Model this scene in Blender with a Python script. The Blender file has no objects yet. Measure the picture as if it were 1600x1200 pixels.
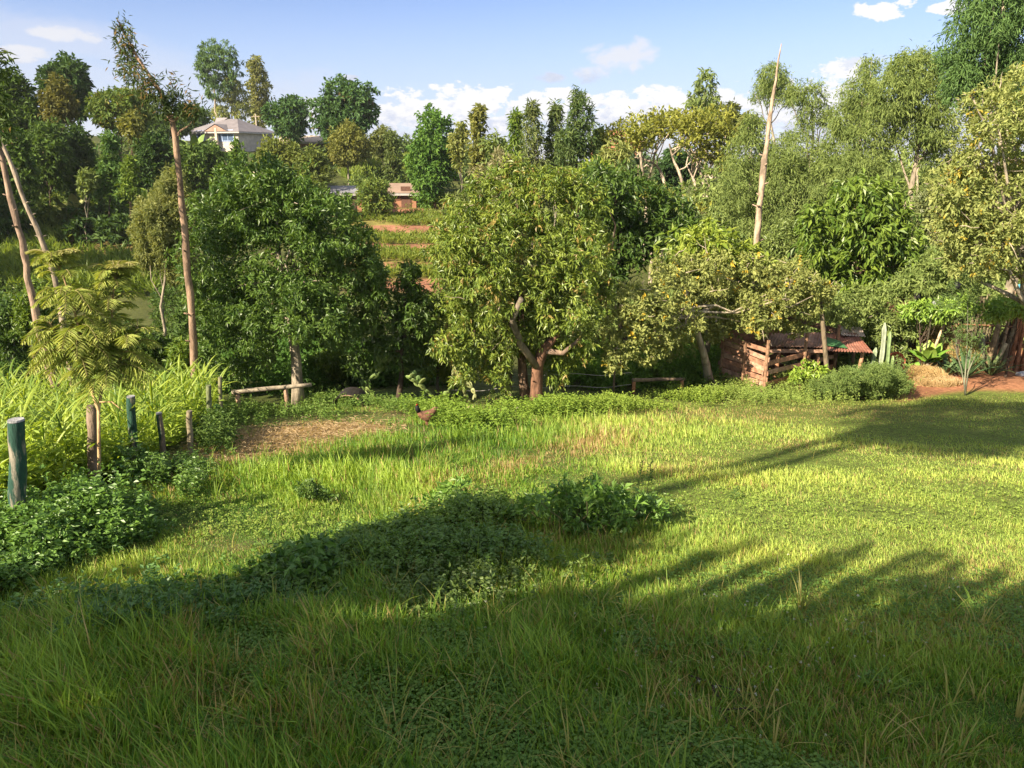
import bpy, math
import numpy as np
from mathutils import Vector

rng = np.random.default_rng(7)
R = math.radians
C = bpy.context.scene.collection
scene = bpy.context.scene

# ------------------------------------------------------------------ camera
F, PITCH = 1200.0, R(16.7)            # focal length in photo pixels (1600 wide), downward tilt
SP, CP = math.sin(PITCH), math.cos(PITCH)
cam = bpy.data.cameras.new('camera')
cam.sensor_width = 36.0
cam.lens = 36.0 * F / 1600.0
cam.clip_start, cam.clip_end = 0.1, 8000
camo = bpy.data.objects.new('camera', cam)
C.objects.link(camo)
camo.location = (0, 0, 0)
camo.rotation_euler = (R(90) - PITCH, 0, 0)
scene.camera = camo

# ------------------------------------------------------------------ light
SUN_AZ, SUN_EL = R(229), R(33)        # clockwise from +Y (the view direction)
SUN = np.array([math.sin(SUN_AZ) * math.cos(SUN_EL), math.cos(SUN_AZ) * math.cos(SUN_EL), math.sin(SUN_EL)])
sl = bpy.data.lights.new('sun', 'SUN')
sl.energy, sl.angle, sl.color = 4.3, R(0.5), (1.0, 0.86, 0.66)
so = bpy.data.objects.new('sun', sl)
C.objects.link(so)
so.rotation_euler = Vector(SUN).to_track_quat('Z', 'Y').to_euler()
scene.view_settings.view_transform = 'Standard'
scene.view_settings.look = 'None'
scene.view_settings.gamma = 1
scene.view_settings.exposure = 1.68
cy = scene.cycles
cy.max_bounces, cy.diffuse_bounces, cy.glossy_bounces, cy.transmission_bounces = 6, 4, 2, 4
cy.caustics_reflective = cy.caustics_refractive = False

def srgb(r, g, b):
    f = lambda c: ((c / 255 + 0.055) / 1.055) ** 2.4 if c > 10.3 else c / 255 / 12.92
    return (f(r), f(g), f(b))

class NT:
    """tiny helper for node trees"""
    def __init__(s, tree):
        s.t = tree
    def n(s, kind, **kw):
        nd = s.t.nodes.new(kind)
        for k, v in kw.items():
            setattr(nd, k, v)
        return nd
    def put(s, sock, v):
        if v is None:
            return
        if hasattr(v, 'is_output') or isinstance(v, bpy.types.NodeSocket):
            s.t.links.new(v, sock)
        else:
            sock.default_value = v
    def m(s, op, a, b=None, c=None, clamp=False):
        nd = s.n('ShaderNodeMath', operation=op, use_clamp=clamp)
        s.put(nd.inputs[0], a); s.put(nd.inputs[1], b)
        if c is not None:
            s.put(nd.inputs[2], c)
        return nd.outputs[0]
    def mix(s, f, a, b, blend='MIX'):
        nd = s.n('ShaderNodeMix', data_type='RGBA', blend_type=blend)
        s.put(nd.inputs[0], f)
        for i, v in ((6, a), (7, b)):
            if isinstance(v, tuple):
                v = tuple(v) + (1,) * (4 - len(v))
            s.put(nd.inputs[i], v)
        return nd.outputs[2]
    def sstep(s, v, lo, hi):
        nd = s.n('ShaderNodeMapRange', interpolation_type='SMOOTHSTEP')
        s.put(nd.inputs[0], v); s.put(nd.inputs[1], lo); s.put(nd.inputs[2], hi)
        return nd.outputs[0]
    def noise(s, vec, scale, detail=4, rough=0.55, dist=0.0):
        nd = s.n('ShaderNodeTexNoise')
        s.put(nd.inputs['Vector'], vec)
        nd.inputs['Scale'].default_value = scale
        nd.inputs['Detail'].default_value = detail
        nd.inputs['Roughness'].default_value = rough
        nd.inputs['Distortion'].default_value = dist
        return nd.outputs[0]

def ray(px, py):
    u, v = (px - 800) / F, (py - 600) / F
    d = np.array([u, CP - v * SP, -SP - v * CP])
    return d / np.linalg.norm(d)

# ------------------------------------------------------------------ sky with clouds
world = bpy.data.worlds.new('World')
scene.world = world
world.use_nodes = True
world.node_tree.nodes.clear()
w = NT(world.node_tree)
sky = w.n('ShaderNodeTexSky', sky_type='NISHITA', sun_disc=False, sun_elevation=SUN_EL, sun_rotation=SUN_AZ,
          altitude=1800, air_density=1.0, dust_density=0.7, ozone_density=1.0)
geo = w.n('ShaderNodeTexCoord')
sep = w.n('ShaderNodeSeparateXYZ')
w.t.links.new(geo.outputs['Generated'], sep.inputs[0])
az = w.m('ARCTAN2', sep.outputs[0], sep.outputs[1])
el = w.m('ARCSINE', sep.outputs[2])
comb = w.n('ShaderNodeCombineXYZ')
w.put(comb.inputs[0], az); w.put(comb.inputs[1], w.m('MULTIPLY', el, 1.7)); w.put(comb.inputs[2], w.m('MULTIPLY', sep.outputs[1], 0.15))
cv = comb.outputs[0]
nbig = w.noise(cv, 34, 9, 0.66)
nfine = w.noise(cv, 48, 7, 0.65)
nsoft = w.noise(cv, 7, 6, 0.6, 0.4)
nsoft2 = w.noise(cv, 22, 8, 0.62, 0.3)

def azel(px, py):
    d = ray(px, py)
    return math.atan2(d[0], d[1]), math.asin(d[2])

def field(clouds, amp, nz, lo, hi):
    """clouds: (px, py, half width px, half height px). The union of ellipses, its edge broken by noise."""
    best = None
    for (px, py, hw, hh) in clouds:
        a0, e0 = azel(px, py)
        ra, re = hw / F * 0.93, hh / F * 0.95
        q = w.m('ADD', w.m('POWER', w.m('DIVIDE', w.m('SUBTRACT', az, a0), ra), 2.0),
                w.m('POWER', w.m('ABSOLUTE', w.m('DIVIDE', w.m('SUBTRACT', el, e0), re)), 2.0))
        v = w.m('SUBTRACT', 1.0, q)
        best = v if best is None else w.m('MAXIMUM', best, v)
    d = w.m('ADD', best, w.m('MULTIPLY', w.m('SUBTRACT', nz, 0.5), amp))
    return w.sstep(d, lo, hi)

base = sky.outputs[0]
base = w.mix(1.0, base, (0.69, 0.70, 0.86), 'MULTIPLY')
# pale lilac haze layers low over the horizon
lowhaze = w.m('MULTIPLY', w.sstep(el, R(11.5), R(2.5)), 0.62)
base = w.mix(lowhaze, base, (3.2, 3.7, 4.7))
veil = w.m('MULTIPLY', field([(150, 150, 400, 75), (60, 60, 120, 30), (470, 190, 240, 60), (-250, 60, 260, 120)], 4.0, nsoft, 0.0, 1.1), 0.55)
base = w.mix(veil, base, (3.7, 3.95, 4.7))
# small grey clouds
g = field([(975, 90, 62, 26), (930, 115, 70, 14), (865, 120, 32, 10), (1330, 103, 50, 14), (545, 122, 14, 5), (95, 52, 46, 12), (140, 58, 18, 10), (40, 80, 34, 9), (20, 90, 30, 8)], 4.5, nsoft2, 0.05, 0.9)
gcol = w.mix(w.sstep(w.m('ADD', el, w.m('MULTIPLY', w.m('SUBTRACT', nfine, 0.5), 0.05)), azel(0, 112)[1] - 0.0, azel(0, 80)[1]), (3.3, 3.5, 4.2), (4.5, 4.5, 4.7))
base = w.mix(w.m('MULTIPLY', g, 0.8), base, gcol)
# bright cumulus band and the upper right cloud
c1 = field([(700, 178, 160, 38), (860, 172, 110, 26), (1000, 178, 160, 26), (1120, 180, 160, 34), (470, 185, 110, 24), (1290, 200, 150, 40), (655, 168, 36, 22), (765, 152, 36, 18), (860, 150, 40, 14), (910, 160, 75, 16), (960, 160, 40, 16),
            (1045, 170, 70, 28), (1030, 152, 40, 16), (1150, 175, 110, 34), (1210, 165, 50, 32), (1300, 150, 42, 44), (1290, 190, 90, 40), (1520, 200, 160, 40),
            (1700, 120, 120, 60), (1378, 15, 38, 15), (1412, 0, 20, 10), (1485, 12, 28, 8), (490, 165, 36, 14)],
           6.0, nbig, 0.0, 0.5)
shade = w.sstep(w.m('ADD', w.m('MULTIPLY', w.m('SUBTRACT', nfine, 0.5), 2.6), w.m('MULTIPLY', w.m('SUBTRACT', el, azel(0, 180)[1]), 18.0)), -0.35, 0.3)
ccol = w.mix(shade, (3.4, 3.7, 4.6), (5.3, 5.25, 5.3))
base = w.mix(w.m('MULTIPLY', c1, 0.95), base, ccol)
# unseen broken bright cloud, added overhead and behind the viewpoint as fill light
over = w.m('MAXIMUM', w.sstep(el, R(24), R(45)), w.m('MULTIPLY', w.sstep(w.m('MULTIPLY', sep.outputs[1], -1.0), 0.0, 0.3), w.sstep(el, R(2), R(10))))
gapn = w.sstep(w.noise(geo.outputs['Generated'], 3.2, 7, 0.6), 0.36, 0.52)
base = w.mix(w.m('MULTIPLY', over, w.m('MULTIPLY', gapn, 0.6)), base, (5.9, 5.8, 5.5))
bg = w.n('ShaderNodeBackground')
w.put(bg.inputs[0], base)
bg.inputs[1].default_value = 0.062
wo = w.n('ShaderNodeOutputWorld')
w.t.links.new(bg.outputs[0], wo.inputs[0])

# ------------------------------------------------------------------ terrain height (camera is at the origin)
_py = np.array([-60, -10, 0, 3, 8, 14, 19, 22, 25, 30, 40, 50, 60, 70, 85, 110, 140, 170, 300, 700, 1500, 6000], float)
_pz = np.array([-2.0, -2.3, -2.5, -2.85, -3.75, -5.0, -6.15, -6.6, -6.95, -7.3, -7.6, -7.1, -6.2, -5.3, -3.9, -1.4, 0.6, 0.0, -14, -60, -75, -80], float)
_ty = np.arange(-60, 400, 0.5)
_tz = np.interp(_ty, _py, _pz)
_k = np.exp(-0.5 * (np.arange(-12, 13) / 4.0) ** 2); _k /= _k.sum()
_tz = np.convolve(np.pad(_tz, 12, mode='edge'), _k, 'valid')

def sm(a, b, x):
    t = np.clip((np.asarray(x, float) - a) / (b - a), 0, 1)
    return t * t * (3 - 2 * t)

def H(x, y):
    x = np.asarray(x, float); y = np.asarray(y, float)
    z = np.where(y < 395, np.interp(y, _ty, _tz), np.interp(y, _py, _pz))
    z = z + sm(60, 140, y) * (1 - sm(250, 600, y)) * (-3.0 * np.clip((x + 25) / 60, -1.3, 1.0))
    z = z - 0.5 * sm(4, 22, -x) * (1 - sm(30, 45, y))
    z = z + 0.03 * np.sin(x * 1.3 + y * 0.7) + 0.02 * np.sin(x * 0.6 - y * 1.1 + 1) + 0.006 * np.sin(2.9 * x + 2.3 * y)
    z = z + 0.25 * sm(8, 11, x) * sm(18.5, 21.5, y) * (1 - sm(40, 60, y))
    z = z + 0.10 * np.exp(-(((x - 1.0) / 1.3) ** 2 + ((y - 9.0) / 0.9) ** 2))
    return z

def zat(py, y):
    """height of the point seen at photo row py, at distance y"""
    v = (py - 600) / F
    return y * (-SP - v * CP) / (CP - v * SP)

def depth(y, z):
    return y * CP - z * SP

def gx(px, y):
    """x of the ground point at distance y in photo column px"""
    x = 0.0
    for _ in range(4):
        x = (px - 800) / F * depth(y, float(H(x, y)))
    return x

def P3(px, py, y):
    z = zat(py, y)
    return np.array([(px - 800) / F * depth(y, z), y, z])

def mpp(y, z=-5.0):
    return depth(y, z) / F            # metres per photo pixel

def hit(px, py):
    """where the sight line through a pixel meets the ground"""
    d = ray(px, py)
    lo, hi = 0.5, 400.0
    ts = np.concatenate([np.linspace(1, 60, 600), np.linspace(60, 400, 600)])
    pts = d[None] * ts[:, None]
    below = pts[:, 2] < H(pts[:, 0], pts[:, 1])
    i = int(np.argmax(below)) if below.any() else len(ts) - 1
    return pts[i]

def project(x, y, z):
    d = y * CP - z * SP
    d = np.where(d < 0.1, 0.1, d)
    return 800 + F * x / d, 600 + F * (-(y * SP + z * CP)) / d

# ------------------------------------------------------------------ mesh builder
class MB:
    def __init__(s):
        s.v, s.f, s.c, s.k = [], [], [], 0
    def add(s, v, f, c=(1, 1, 1)):
        v = np.asarray(v, float).reshape(-1, 3); f = np.asarray(f, int).reshape(-1, 3)
        c = np.asarray(c, float)
        if c.ndim == 1:
            c = np.broadcast_to(c[:3], (len(v), 3))
        s.v.append(v); s.f.append(f + s.k); s.c.append(c); s.k += len(v)
    def build(s, name, m, parent=None, origin=None, smooth=False):
        v = np.concatenate(s.v); f = np.concatenate(s.f); c = np.concatenate(s.c)
        if parent is not None:
            origin = np.array(parent.location)
        if origin is None:
            origin = np.zeros(3)
        v = v - np.asarray(origin)[None]
        me = bpy.data.meshes.new(name)
        me.vertices.add(len(v)); me.vertices.foreach_set('co', v.astype(np.float32).ravel())
        me.loops.add(len(f) * 3); me.loops.foreach_set('vertex_index', f.astype(np.int32).ravel())
        me.polygons.add(len(f))
        me.polygons.foreach_set('loop_start', np.arange(0, len(f) * 3, 3, dtype=np.int32))
        me.polygons.foreach_set('use_smooth', np.full(len(f), smooth, dtype=bool))
        at = me.color_attributes.new('Col', 'FLOAT_COLOR', 'POINT')
        cc = np.ones((len(v), 4), np.float32); cc[:, :3] = np.clip(c, 0, 1)
        at.data.foreach_set('color', cc.ravel())
        me.update(calc_edges=True)
        me.materials.append(m)
        o = bpy.data.objects.new(name, me)
        C.objects.link(o)
        if parent is not None:
            o.parent = parent
        else:
            o.location = origin
        return o

def tag(o, label=None, cat=None, group=None, kind=None):
    for k, v in (('label', label), ('category', cat), ('group', group), ('kind', kind)):
        if v:
            o[k] = v
    return o

def thing(name, label, cat, loc, group=None):
    o = bpy.data.objects.new(name, None)
    o.empty_display_size = 0.2
    C.objects.link(o)
    o.location = tuple(float(a) for a in loc)
    return tag(o, label, cat, group)

def unit(v):
    v = np.asarray(v, float)
    return v / np.maximum(np.linalg.norm(v, axis=-1, keepdims=True), 1e-9)

def tube(mb, pts, rad, sides=8, col=(1, 1, 1), cap=True, rough=0.0):
    pts = np.asarray(pts, float); n = len(pts)
    rad = np.broadcast_to(np.asarray(rad, float), (n,))
    t = np.gradient(pts, axis=0); t = unit(t)
    ref = np.array([0.13, 0.97, 0.2]) if abs(t[0][2]) > 0.6 else np.array([0.0, 0.05, 1.0])
    a = unit(np.cross(t, ref)); b = np.cross(t, a)
    th = np.linspace(0, 2 * np.pi, sides, endpoint=False)
    rr = rad[:, None] * (1 + rough * rng.normal(size=(n, sides)))
    v = pts[:, None] + rr[..., None] * (np.cos(th)[None, :, None] * a[:, None] + np.sin(th)[None, :, None] * b[:, None])
    f = []
    for i in range(n - 1):
        for j in range(sides):
            p, q = i * sides + j, i * sides + (j + 1) % sides
            f += [(p, q, q + sides), (p, q + sides, p + sides)]
    v = v.reshape(-1, 3)
    if cap:
        v = np.vstack([v, pts[0], pts[-1]])
        for j in range(sides):
            f += [(n * sides, (j + 1) % sides, j), (n * sides + 1, (n - 1) * sides + j, (n - 1) * sides + (j + 1) % sides)]
    mb.add(v, f, col)

def box(mb, c, size, rz=0.0, col=(1, 1, 1), tilt=None):
    """box centred at c; tilt is an optional 3x3 matrix"""
    s = np.array(size) / 2
    v = np.array([[x, y, z] for x in (-1, 1) for y in (-1, 1) for z in (-1, 1)]) * s
    if tilt is not None:
        v = v @ np.asarray(tilt).T
    cz, sz = math.cos(rz), math.sin(rz)
    v = v @ np.array([[cz, -sz, 0], [sz, cz, 0], [0, 0, 1]]).T + np.asarray(c)
    q = [(0, 1, 3, 2), (4, 6, 7, 5), (0, 4, 5, 1), (2, 3, 7, 6), (0, 2, 6, 4), (1, 5, 7, 3)]
    f = [t for a in q for t in ((a[0], a[1], a[2]), (a[0], a[2], a[3]))]
    mb.add(v, f, col)

def bar(mb, a, b, wdt, thk, col=(1, 1, 1), up=(0, 0, 1)):
    """rectangular bar from a to b"""
    a = np.asarray(a, float); b = np.asarray(b, float)
    t = unit(b - a); s = unit(np.cross(t, up)); n = np.cross(s, t)
    v = np.array([p + sx * s * wdt / 2 + sn * n * thk / 2 for p in (a, b) for sx in (-1, 1) for sn in (-1, 1)])
    q = [(0, 1, 3, 2), (4, 6, 7, 5), (0, 4, 5, 1), (2, 3, 7, 6), (0, 2, 6, 4), (1, 5, 7, 3)]
    mb.add(v, [t_ for k in q for t_ in ((k[0], k[1], k[2]), (k[0], k[2], k[3]))], col)

def quad(mb, a, b, c, d, col=(1, 1, 1)):
    mb.add([a, b, c, d], [(0, 1, 2), (0, 2, 3)], col)

def leaves(mb, P, D, L, W, col, fold=0.25, up=None):
    """n pointed leaves: P roots, D directions, L lengths, W widths, col (n,3)"""
    n = len(P)
    D = unit(D)
    ref = np.tile([0.0, 0.0, 1.0], (n, 1)) + rng.normal(size=(n, 3)) * 0.55 if up is None else up
    S = unit(np.cross(D, ref)); N = np.cross(S, D)
    L = np.broadcast_to(L, (n,))[:, None]; W = np.broadcast_to(W, (n,))[:, None]
    mid = P + D * L * 0.45
    v = np.stack([P, mid + S * W / 2 + N * W * fold, P + D * L - N * L * 0.12, mid - S * W / 2 + N * W * fold], 1)
    i = np.arange(n)[:, None] * 4
    f = np.concatenate([i + np.array([[0, 1, 2]]), i + np.array([[0, 2, 3]])], 0)
    mb.add(v.reshape(-1, 3), f, np.repeat(col, 4, axis=0))

def ribbon(mb, pts, wid, side, col, fold=0.15):
    """a long blade: midrib pts (m,3), widths (m), side vector"""
    pts = np.asarray(pts, float); m = len(pts)
    side = unit(np.asarray(side, float)); wid = np.asarray(wid, float)[:, None]
    upv = unit(np.cross(side, np.gradient(pts, axis=0)))
    v = np.concatenate([pts - side * wid / 2 + upv * wid * fold, pts, pts + side * wid / 2 + upv * wid * fold], 0)
    f = []
    for i in range(m - 1):
        f += [(i, i + 1, m + i + 1), (i, m + i + 1, m + i), (m + i, m + i + 1, 2 * m + i + 1), (m + i, 2 * m + i + 1, 2 * m + i)]
    mb.add(v, f, col)

# ------------------------------------------------------------------ materials
def mat(name, color=None, rough=0.85, use_col=True, nscale=None, namp=0.25, bump=0.0, bscale=20, translucent=0.0, spec=0.3, metal=0.0, stretch=None, tint=None):
    m = bpy.data.materials.new(name); m.use_nodes = True
    t = NT(m.node_tree); t.t.nodes.clear()
    out = t.n('ShaderNodeOutputMaterial')
    p = t.n('ShaderNodeBsdfPrincipled')
    if use_col:
        a = t.n('ShaderNodeAttribute', attribute_name='Col')
        c = a.outputs[0]
        if color:
            c = t.mix(1.0, c, color, 'MULTIPLY')
    else:
        rgb = t.n('ShaderNodeRGB'); rgb.outputs[0].default_value = tuple(color) + (1,); c = rgb.outputs[0]
    tc = t.n('ShaderNodeTexCoord')
    vec = tc.outputs['Object']
    if stretch:
        mp = t.n('ShaderNodeMapping'); mp.inputs['Scale'].default_value = stretch
        t.put(mp.inputs[0], vec); vec = mp.outputs[0]
    if nscale:
        nz = t.noise(vec, nscale, 5, 0.6)
        c = t.mix(1.0, c, t.mix(t.sstep(nz, 0.3, 0.7), (1 - namp,) * 3, tint or (1 + namp,) * 3), 'MULTIPLY')
    t.put(p.inputs['Base Color'], c)
    p.inputs['Roughness'].default_value = rough
    p.inputs['Specular IOR Level'].default_value = spec
    p.inputs['Metallic'].default_value = metal
    if bump:
        b = t.n('ShaderNodeBump'); b.inputs['Strength'].default_value = bump; b.inputs['Distance'].default_value = 0.03
        t.put(b.inputs['Height'], t.noise(vec, bscale, 6, 0.65)); t.put(p.inputs['Normal'], b.outputs[0])
    sh = p.outputs[0]
    if translucent:
        tr = t.n('ShaderNodeBsdfTranslucent')
        t.put(tr.inputs[0], t.mix(1.0, c, (1.35, 1.25, 0.45), 'MULTIPLY'))
        mx = t.n('ShaderNodeMixShader'); mx.inputs[0].default_value = translucent
        t.put(mx.inputs[1], sh); t.put(mx.inputs[2], tr.outputs[0]); sh = mx.outputs[0]
    t.put(out.inputs[0], sh)
    return m

M_LEAF = mat('leaf', rough=0.42, translucent=0.28, spec=0.45)
M_DULL = mat('dull_leaf', rough=0.65, translucent=0.3, spec=0.25)
M_GRASS = mat('grass_blade', rough=0.5, translucent=0.38, spec=0.3)
M_BARK = mat('bark', rough=0.9, nscale=7, namp=0.5, bump=1.0, bscale=16, stretch=(1, 1, 0.35))
M_WOOD = mat('wood', rough=0.8, nscale=7, namp=0.4, bump=0.5, bscale=25)
M_SOIL = mat('soil', rough=0.95, nscale=3, namp=0.3, bump=0.6, bscale=8)
M_PAINT = mat('painted', rough=0.6, nscale=5, namp=0.2)
M_METAL = mat('sheet_metal', rough=0.6, nscale=4, namp=0.35, bump=0.2, bscale=10, spec=0.5)

# ------------------------------------------------------------------ small noise for scattering
_w = rng.normal(size=(10, 2)); _w = unit(_w) * rng.uniform(0.6, 2.2, (10, 1)); _p = rng.uniform(0, 6.28, 10)
def vn(x, y, s=1.0):
    """smooth 2-D noise about -1..1, features roughly s metres wide"""
    a = (x[..., None] / s) * _w[:, 0] + (y[..., None] / s) * _w[:, 1] + _p
    return np.sin(a).sum(-1) / 3.2
def fb(x, y, s=1.0):
    return 0.6 * vn(x, y, s) + 0.3 * vn(y + 7, x - 3, s * 0.45) + 0.2 * vn(x - 11, y + 5, s * 0.2)

def gauss(px, py, cx, cy_, rx, ry, slope=0.0):
    return np.exp(-(((px - cx) / rx) ** 2 + ((py - cy_ - slope * (px - cx)) / ry) ** 2))

def zones(px, py):
    """soil / litter masks on the lawn, as functions of the place"""
    straw = np.clip(1.5 * gauss(px, py, 425, 690, 84, 21, -0.12) + 0.9 * gauss(px, py, 545, 671, 60, 10, -0.05) + 0.7 * gauss(px, py, 345, 715, 40, 14)
                    + 0.8 * gauss(px, py, 650, 640, 60, 10) + 0.6 * gauss(px, py, 790, 640, 50, 8) + .5 * gauss(px, py, 370, 858, 30, 6), 0, 1)
    edge = np.interp(px, [1380, 1420, 1480, 1530, 1600, 1800], [632, 626, 614, 609, 612, 614])
    dirt = sm(1385, 1425, px) * (1 - sm(edge - 4, edge + 4, py)) * sm(470, 500, py)
    return straw, dirt

# ------------------------------------------------------------------ ground sheet
# terrace beds: distance along y, 1 where a green bed lies
BEDS = (np.array([40, 46.5, 46.6, 49.5, 49.6, 51.5, 51.6, 55, 55.1, 57.3, 57.4, 62, 62.1, 65, 65.1, 71, 71.1, 74, 74.1, 82]), np.array([0, 0, 1, 1, 0, 0, 1, 1, 0, 0, 1, 1, 0, 0, 1, 1, 0, 0, 1, 1]))

def build_ground():
    xs = np.unique(np.concatenate([np.linspace(-5000, -420, 14), np.linspace(-400, -60, 50), np.arange(-58, -26, 1.0), np.arange(-26, 30, 0.28), np.arange(30, 62, 1.0), np.linspace(64, 400, 50), np.linspace(430, 5000, 14)]))
    ys = np.unique(np.concatenate([np.linspace(-120, -20, 12), np.arange(-19, 1, 1.0), np.arange(1, 30, 0.28), np.arange(30, 100, 0.7), np.linspace(101, 400, 90), np.linspace(430, 6000, 26)]))
    X, Y = np.meshgrid(xs, ys)
    Z = H(X, Y)
    px, py = project(X, Y, Z)
    n1, n2 = fb(X, Y, 1.3), fb(X + 9, Y, 0.5)
    col = np.zeros(X.shape + (3,))
    t = np.clip(0.5 + 0.4 * n1 + 0.3 * n2, 0, 1)[..., None]
    lawn = np.array([0.05, 0.085, 0.018]) * (1 - t) + np.array([0.11, 0.13, 0.035]) * t
    lawn = lawn * 0.8
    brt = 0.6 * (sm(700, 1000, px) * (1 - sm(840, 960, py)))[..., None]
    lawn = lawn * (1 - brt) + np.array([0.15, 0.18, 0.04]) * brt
    straw, dirt = zones(px, py)
    straw = straw * (Y > 3); dirt = dirt * (Y > 3) * (Y < 30)
    lawn = lawn * (1 - straw[..., None]) + np.array([0.34, 0.25, 0.14]) * (0.8 + 0.3 * t) * straw[..., None]
    lawn = lawn * (1 - dirt[..., None]) + np.array([0.34, 0.16, 0.085]) * (0.75 + 0.4 * t) * dirt[..., None]
    wild = np.array([0.05, 0.06, 0.02]) * (1 - t) + np.array([0.09, 0.10, 0.03]) * t
    far = np.clip(sm(19.5, 21.5, Y) - dirt, 0, 1)[..., None]
    col = lawn * (1 - far) + wild * far
    band = np.sin(Y * 1.35 + 0.6 * np.sin(X * 0.25)) * 0.5 + 0.5
    bed = (np.interp(Y, BEDS[0], BEDS[1]) > 0.5)[..., None]
    red = (sm(530, 560, px) * (1 - sm(720, 760, px)) * sm(42, 44, Y) * (1 - sm(78, 82, Y)))[..., None]
    redc = np.where(bed, np.array([0.17, 0.15, 0.045]), np.array([0.29, 0.14, 0.085])) * (0.6 + 0.7 * t)
    col = col * (1 - red) + redc * red
    lf = (sm(-60, -20, px) * (1 - sm(230, 270, px)) * sm(46, 50, Y) * (1 - sm(84, 92, Y)))[..., None]
    col = col * (1 - lf) + np.array([0.13, 0.10, 0.035]) * (0.7 + 0.6 * band[..., None]) * lf
    gf = (sm(530, 555, px) * (1 - sm(640, 660, px)) * sm(92, 96, Y) * (1 - sm(125, 130, Y)))[..., None]
    col = col * (1 - gf) + np.array([0.15, 0.20, 0.045]) * gf
    ny, nx = X.shape
    i = (np.arange(ny - 1)[:, None] * nx + np.arange(nx - 1)[None]).ravel()
    f = np.concatenate([np.stack([i, i + 1, i + nx + 1], 1), np.stack([i, i + nx + 1, i + nx], 1)])
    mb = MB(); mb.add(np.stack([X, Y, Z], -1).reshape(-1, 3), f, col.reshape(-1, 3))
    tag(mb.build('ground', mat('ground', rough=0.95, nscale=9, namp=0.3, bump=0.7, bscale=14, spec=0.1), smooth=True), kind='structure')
build_ground()

def hits(px, py):
    u, v = (px - 800) / F, (py - 600) / F
    d = np.stack([u, CP - v * SP, -SP - v * CP], -1)
    lo = np.full(len(px), 0.5); hi = np.full(len(px), 60.0)
    for _ in range(26):
        mid = (lo + hi) / 2
        b = d[:, 2] * mid < H(d[:, 0] * mid, d[:, 1] * mid)
        hi = np.where(b, mid, hi); lo = np.where(b, lo, mid)
    return d * hi[:, None]

# ------------------------------------------------------------------ grass
def blade_mesh(mb, P, L, W, az_, lean, col, fine):
    n = len(P); col = col * 1.22
    hd = np.stack([np.sin(az_), np.cos(az_), np.zeros(n)], 1)
    sd = np.stack([np.cos(az_ + 0.6), -np.sin(az_ + 0.6), np.zeros(n)], 1)
    up = np.array([[0, 0, 1.0]])
    L = L[:, None]; W = W[:, None]; lean = lean[:, None]
    rise = np.sqrt(np.clip(1 - lean ** 2, 0.08, 1))
    tip = P + hd * L * lean + up * L * rise * np.where(lean > 0.75, 0.6, 1)
    if fine:
        mid = P + hd * L * lean * 0.33 + up * L * rise * 0.6
        v = np.stack([P - sd * W / 2, P + sd * W / 2, mid - sd * W * 0.42, mid + sd * W * 0.42, tip], 1)
        f0 = np.array([[0, 1, 3], [0, 3, 2], [2, 3, 4]])
        k = 5
    else:
        v = np.stack([P - sd * W / 2, P + sd * W / 2, tip], 1)
        f0 = np.array([[0, 1, 2]])
        k = 3
    i = np.arange(n)[:, None, None] * k
    f = (i + f0[None]).reshape(-1, 3)
    cc = np.repeat(col[:, None], k, 1)
    cc[:, :2] *= 0.85
    mb.add(v.reshape(-1, 3), f, cc.reshape(-1, 3))

def lerp(a, b, t):
    t = np.asarray(t)[..., None]
    return np.asarray(a) * (1 - t) + np.asarray(b) * t

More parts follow.
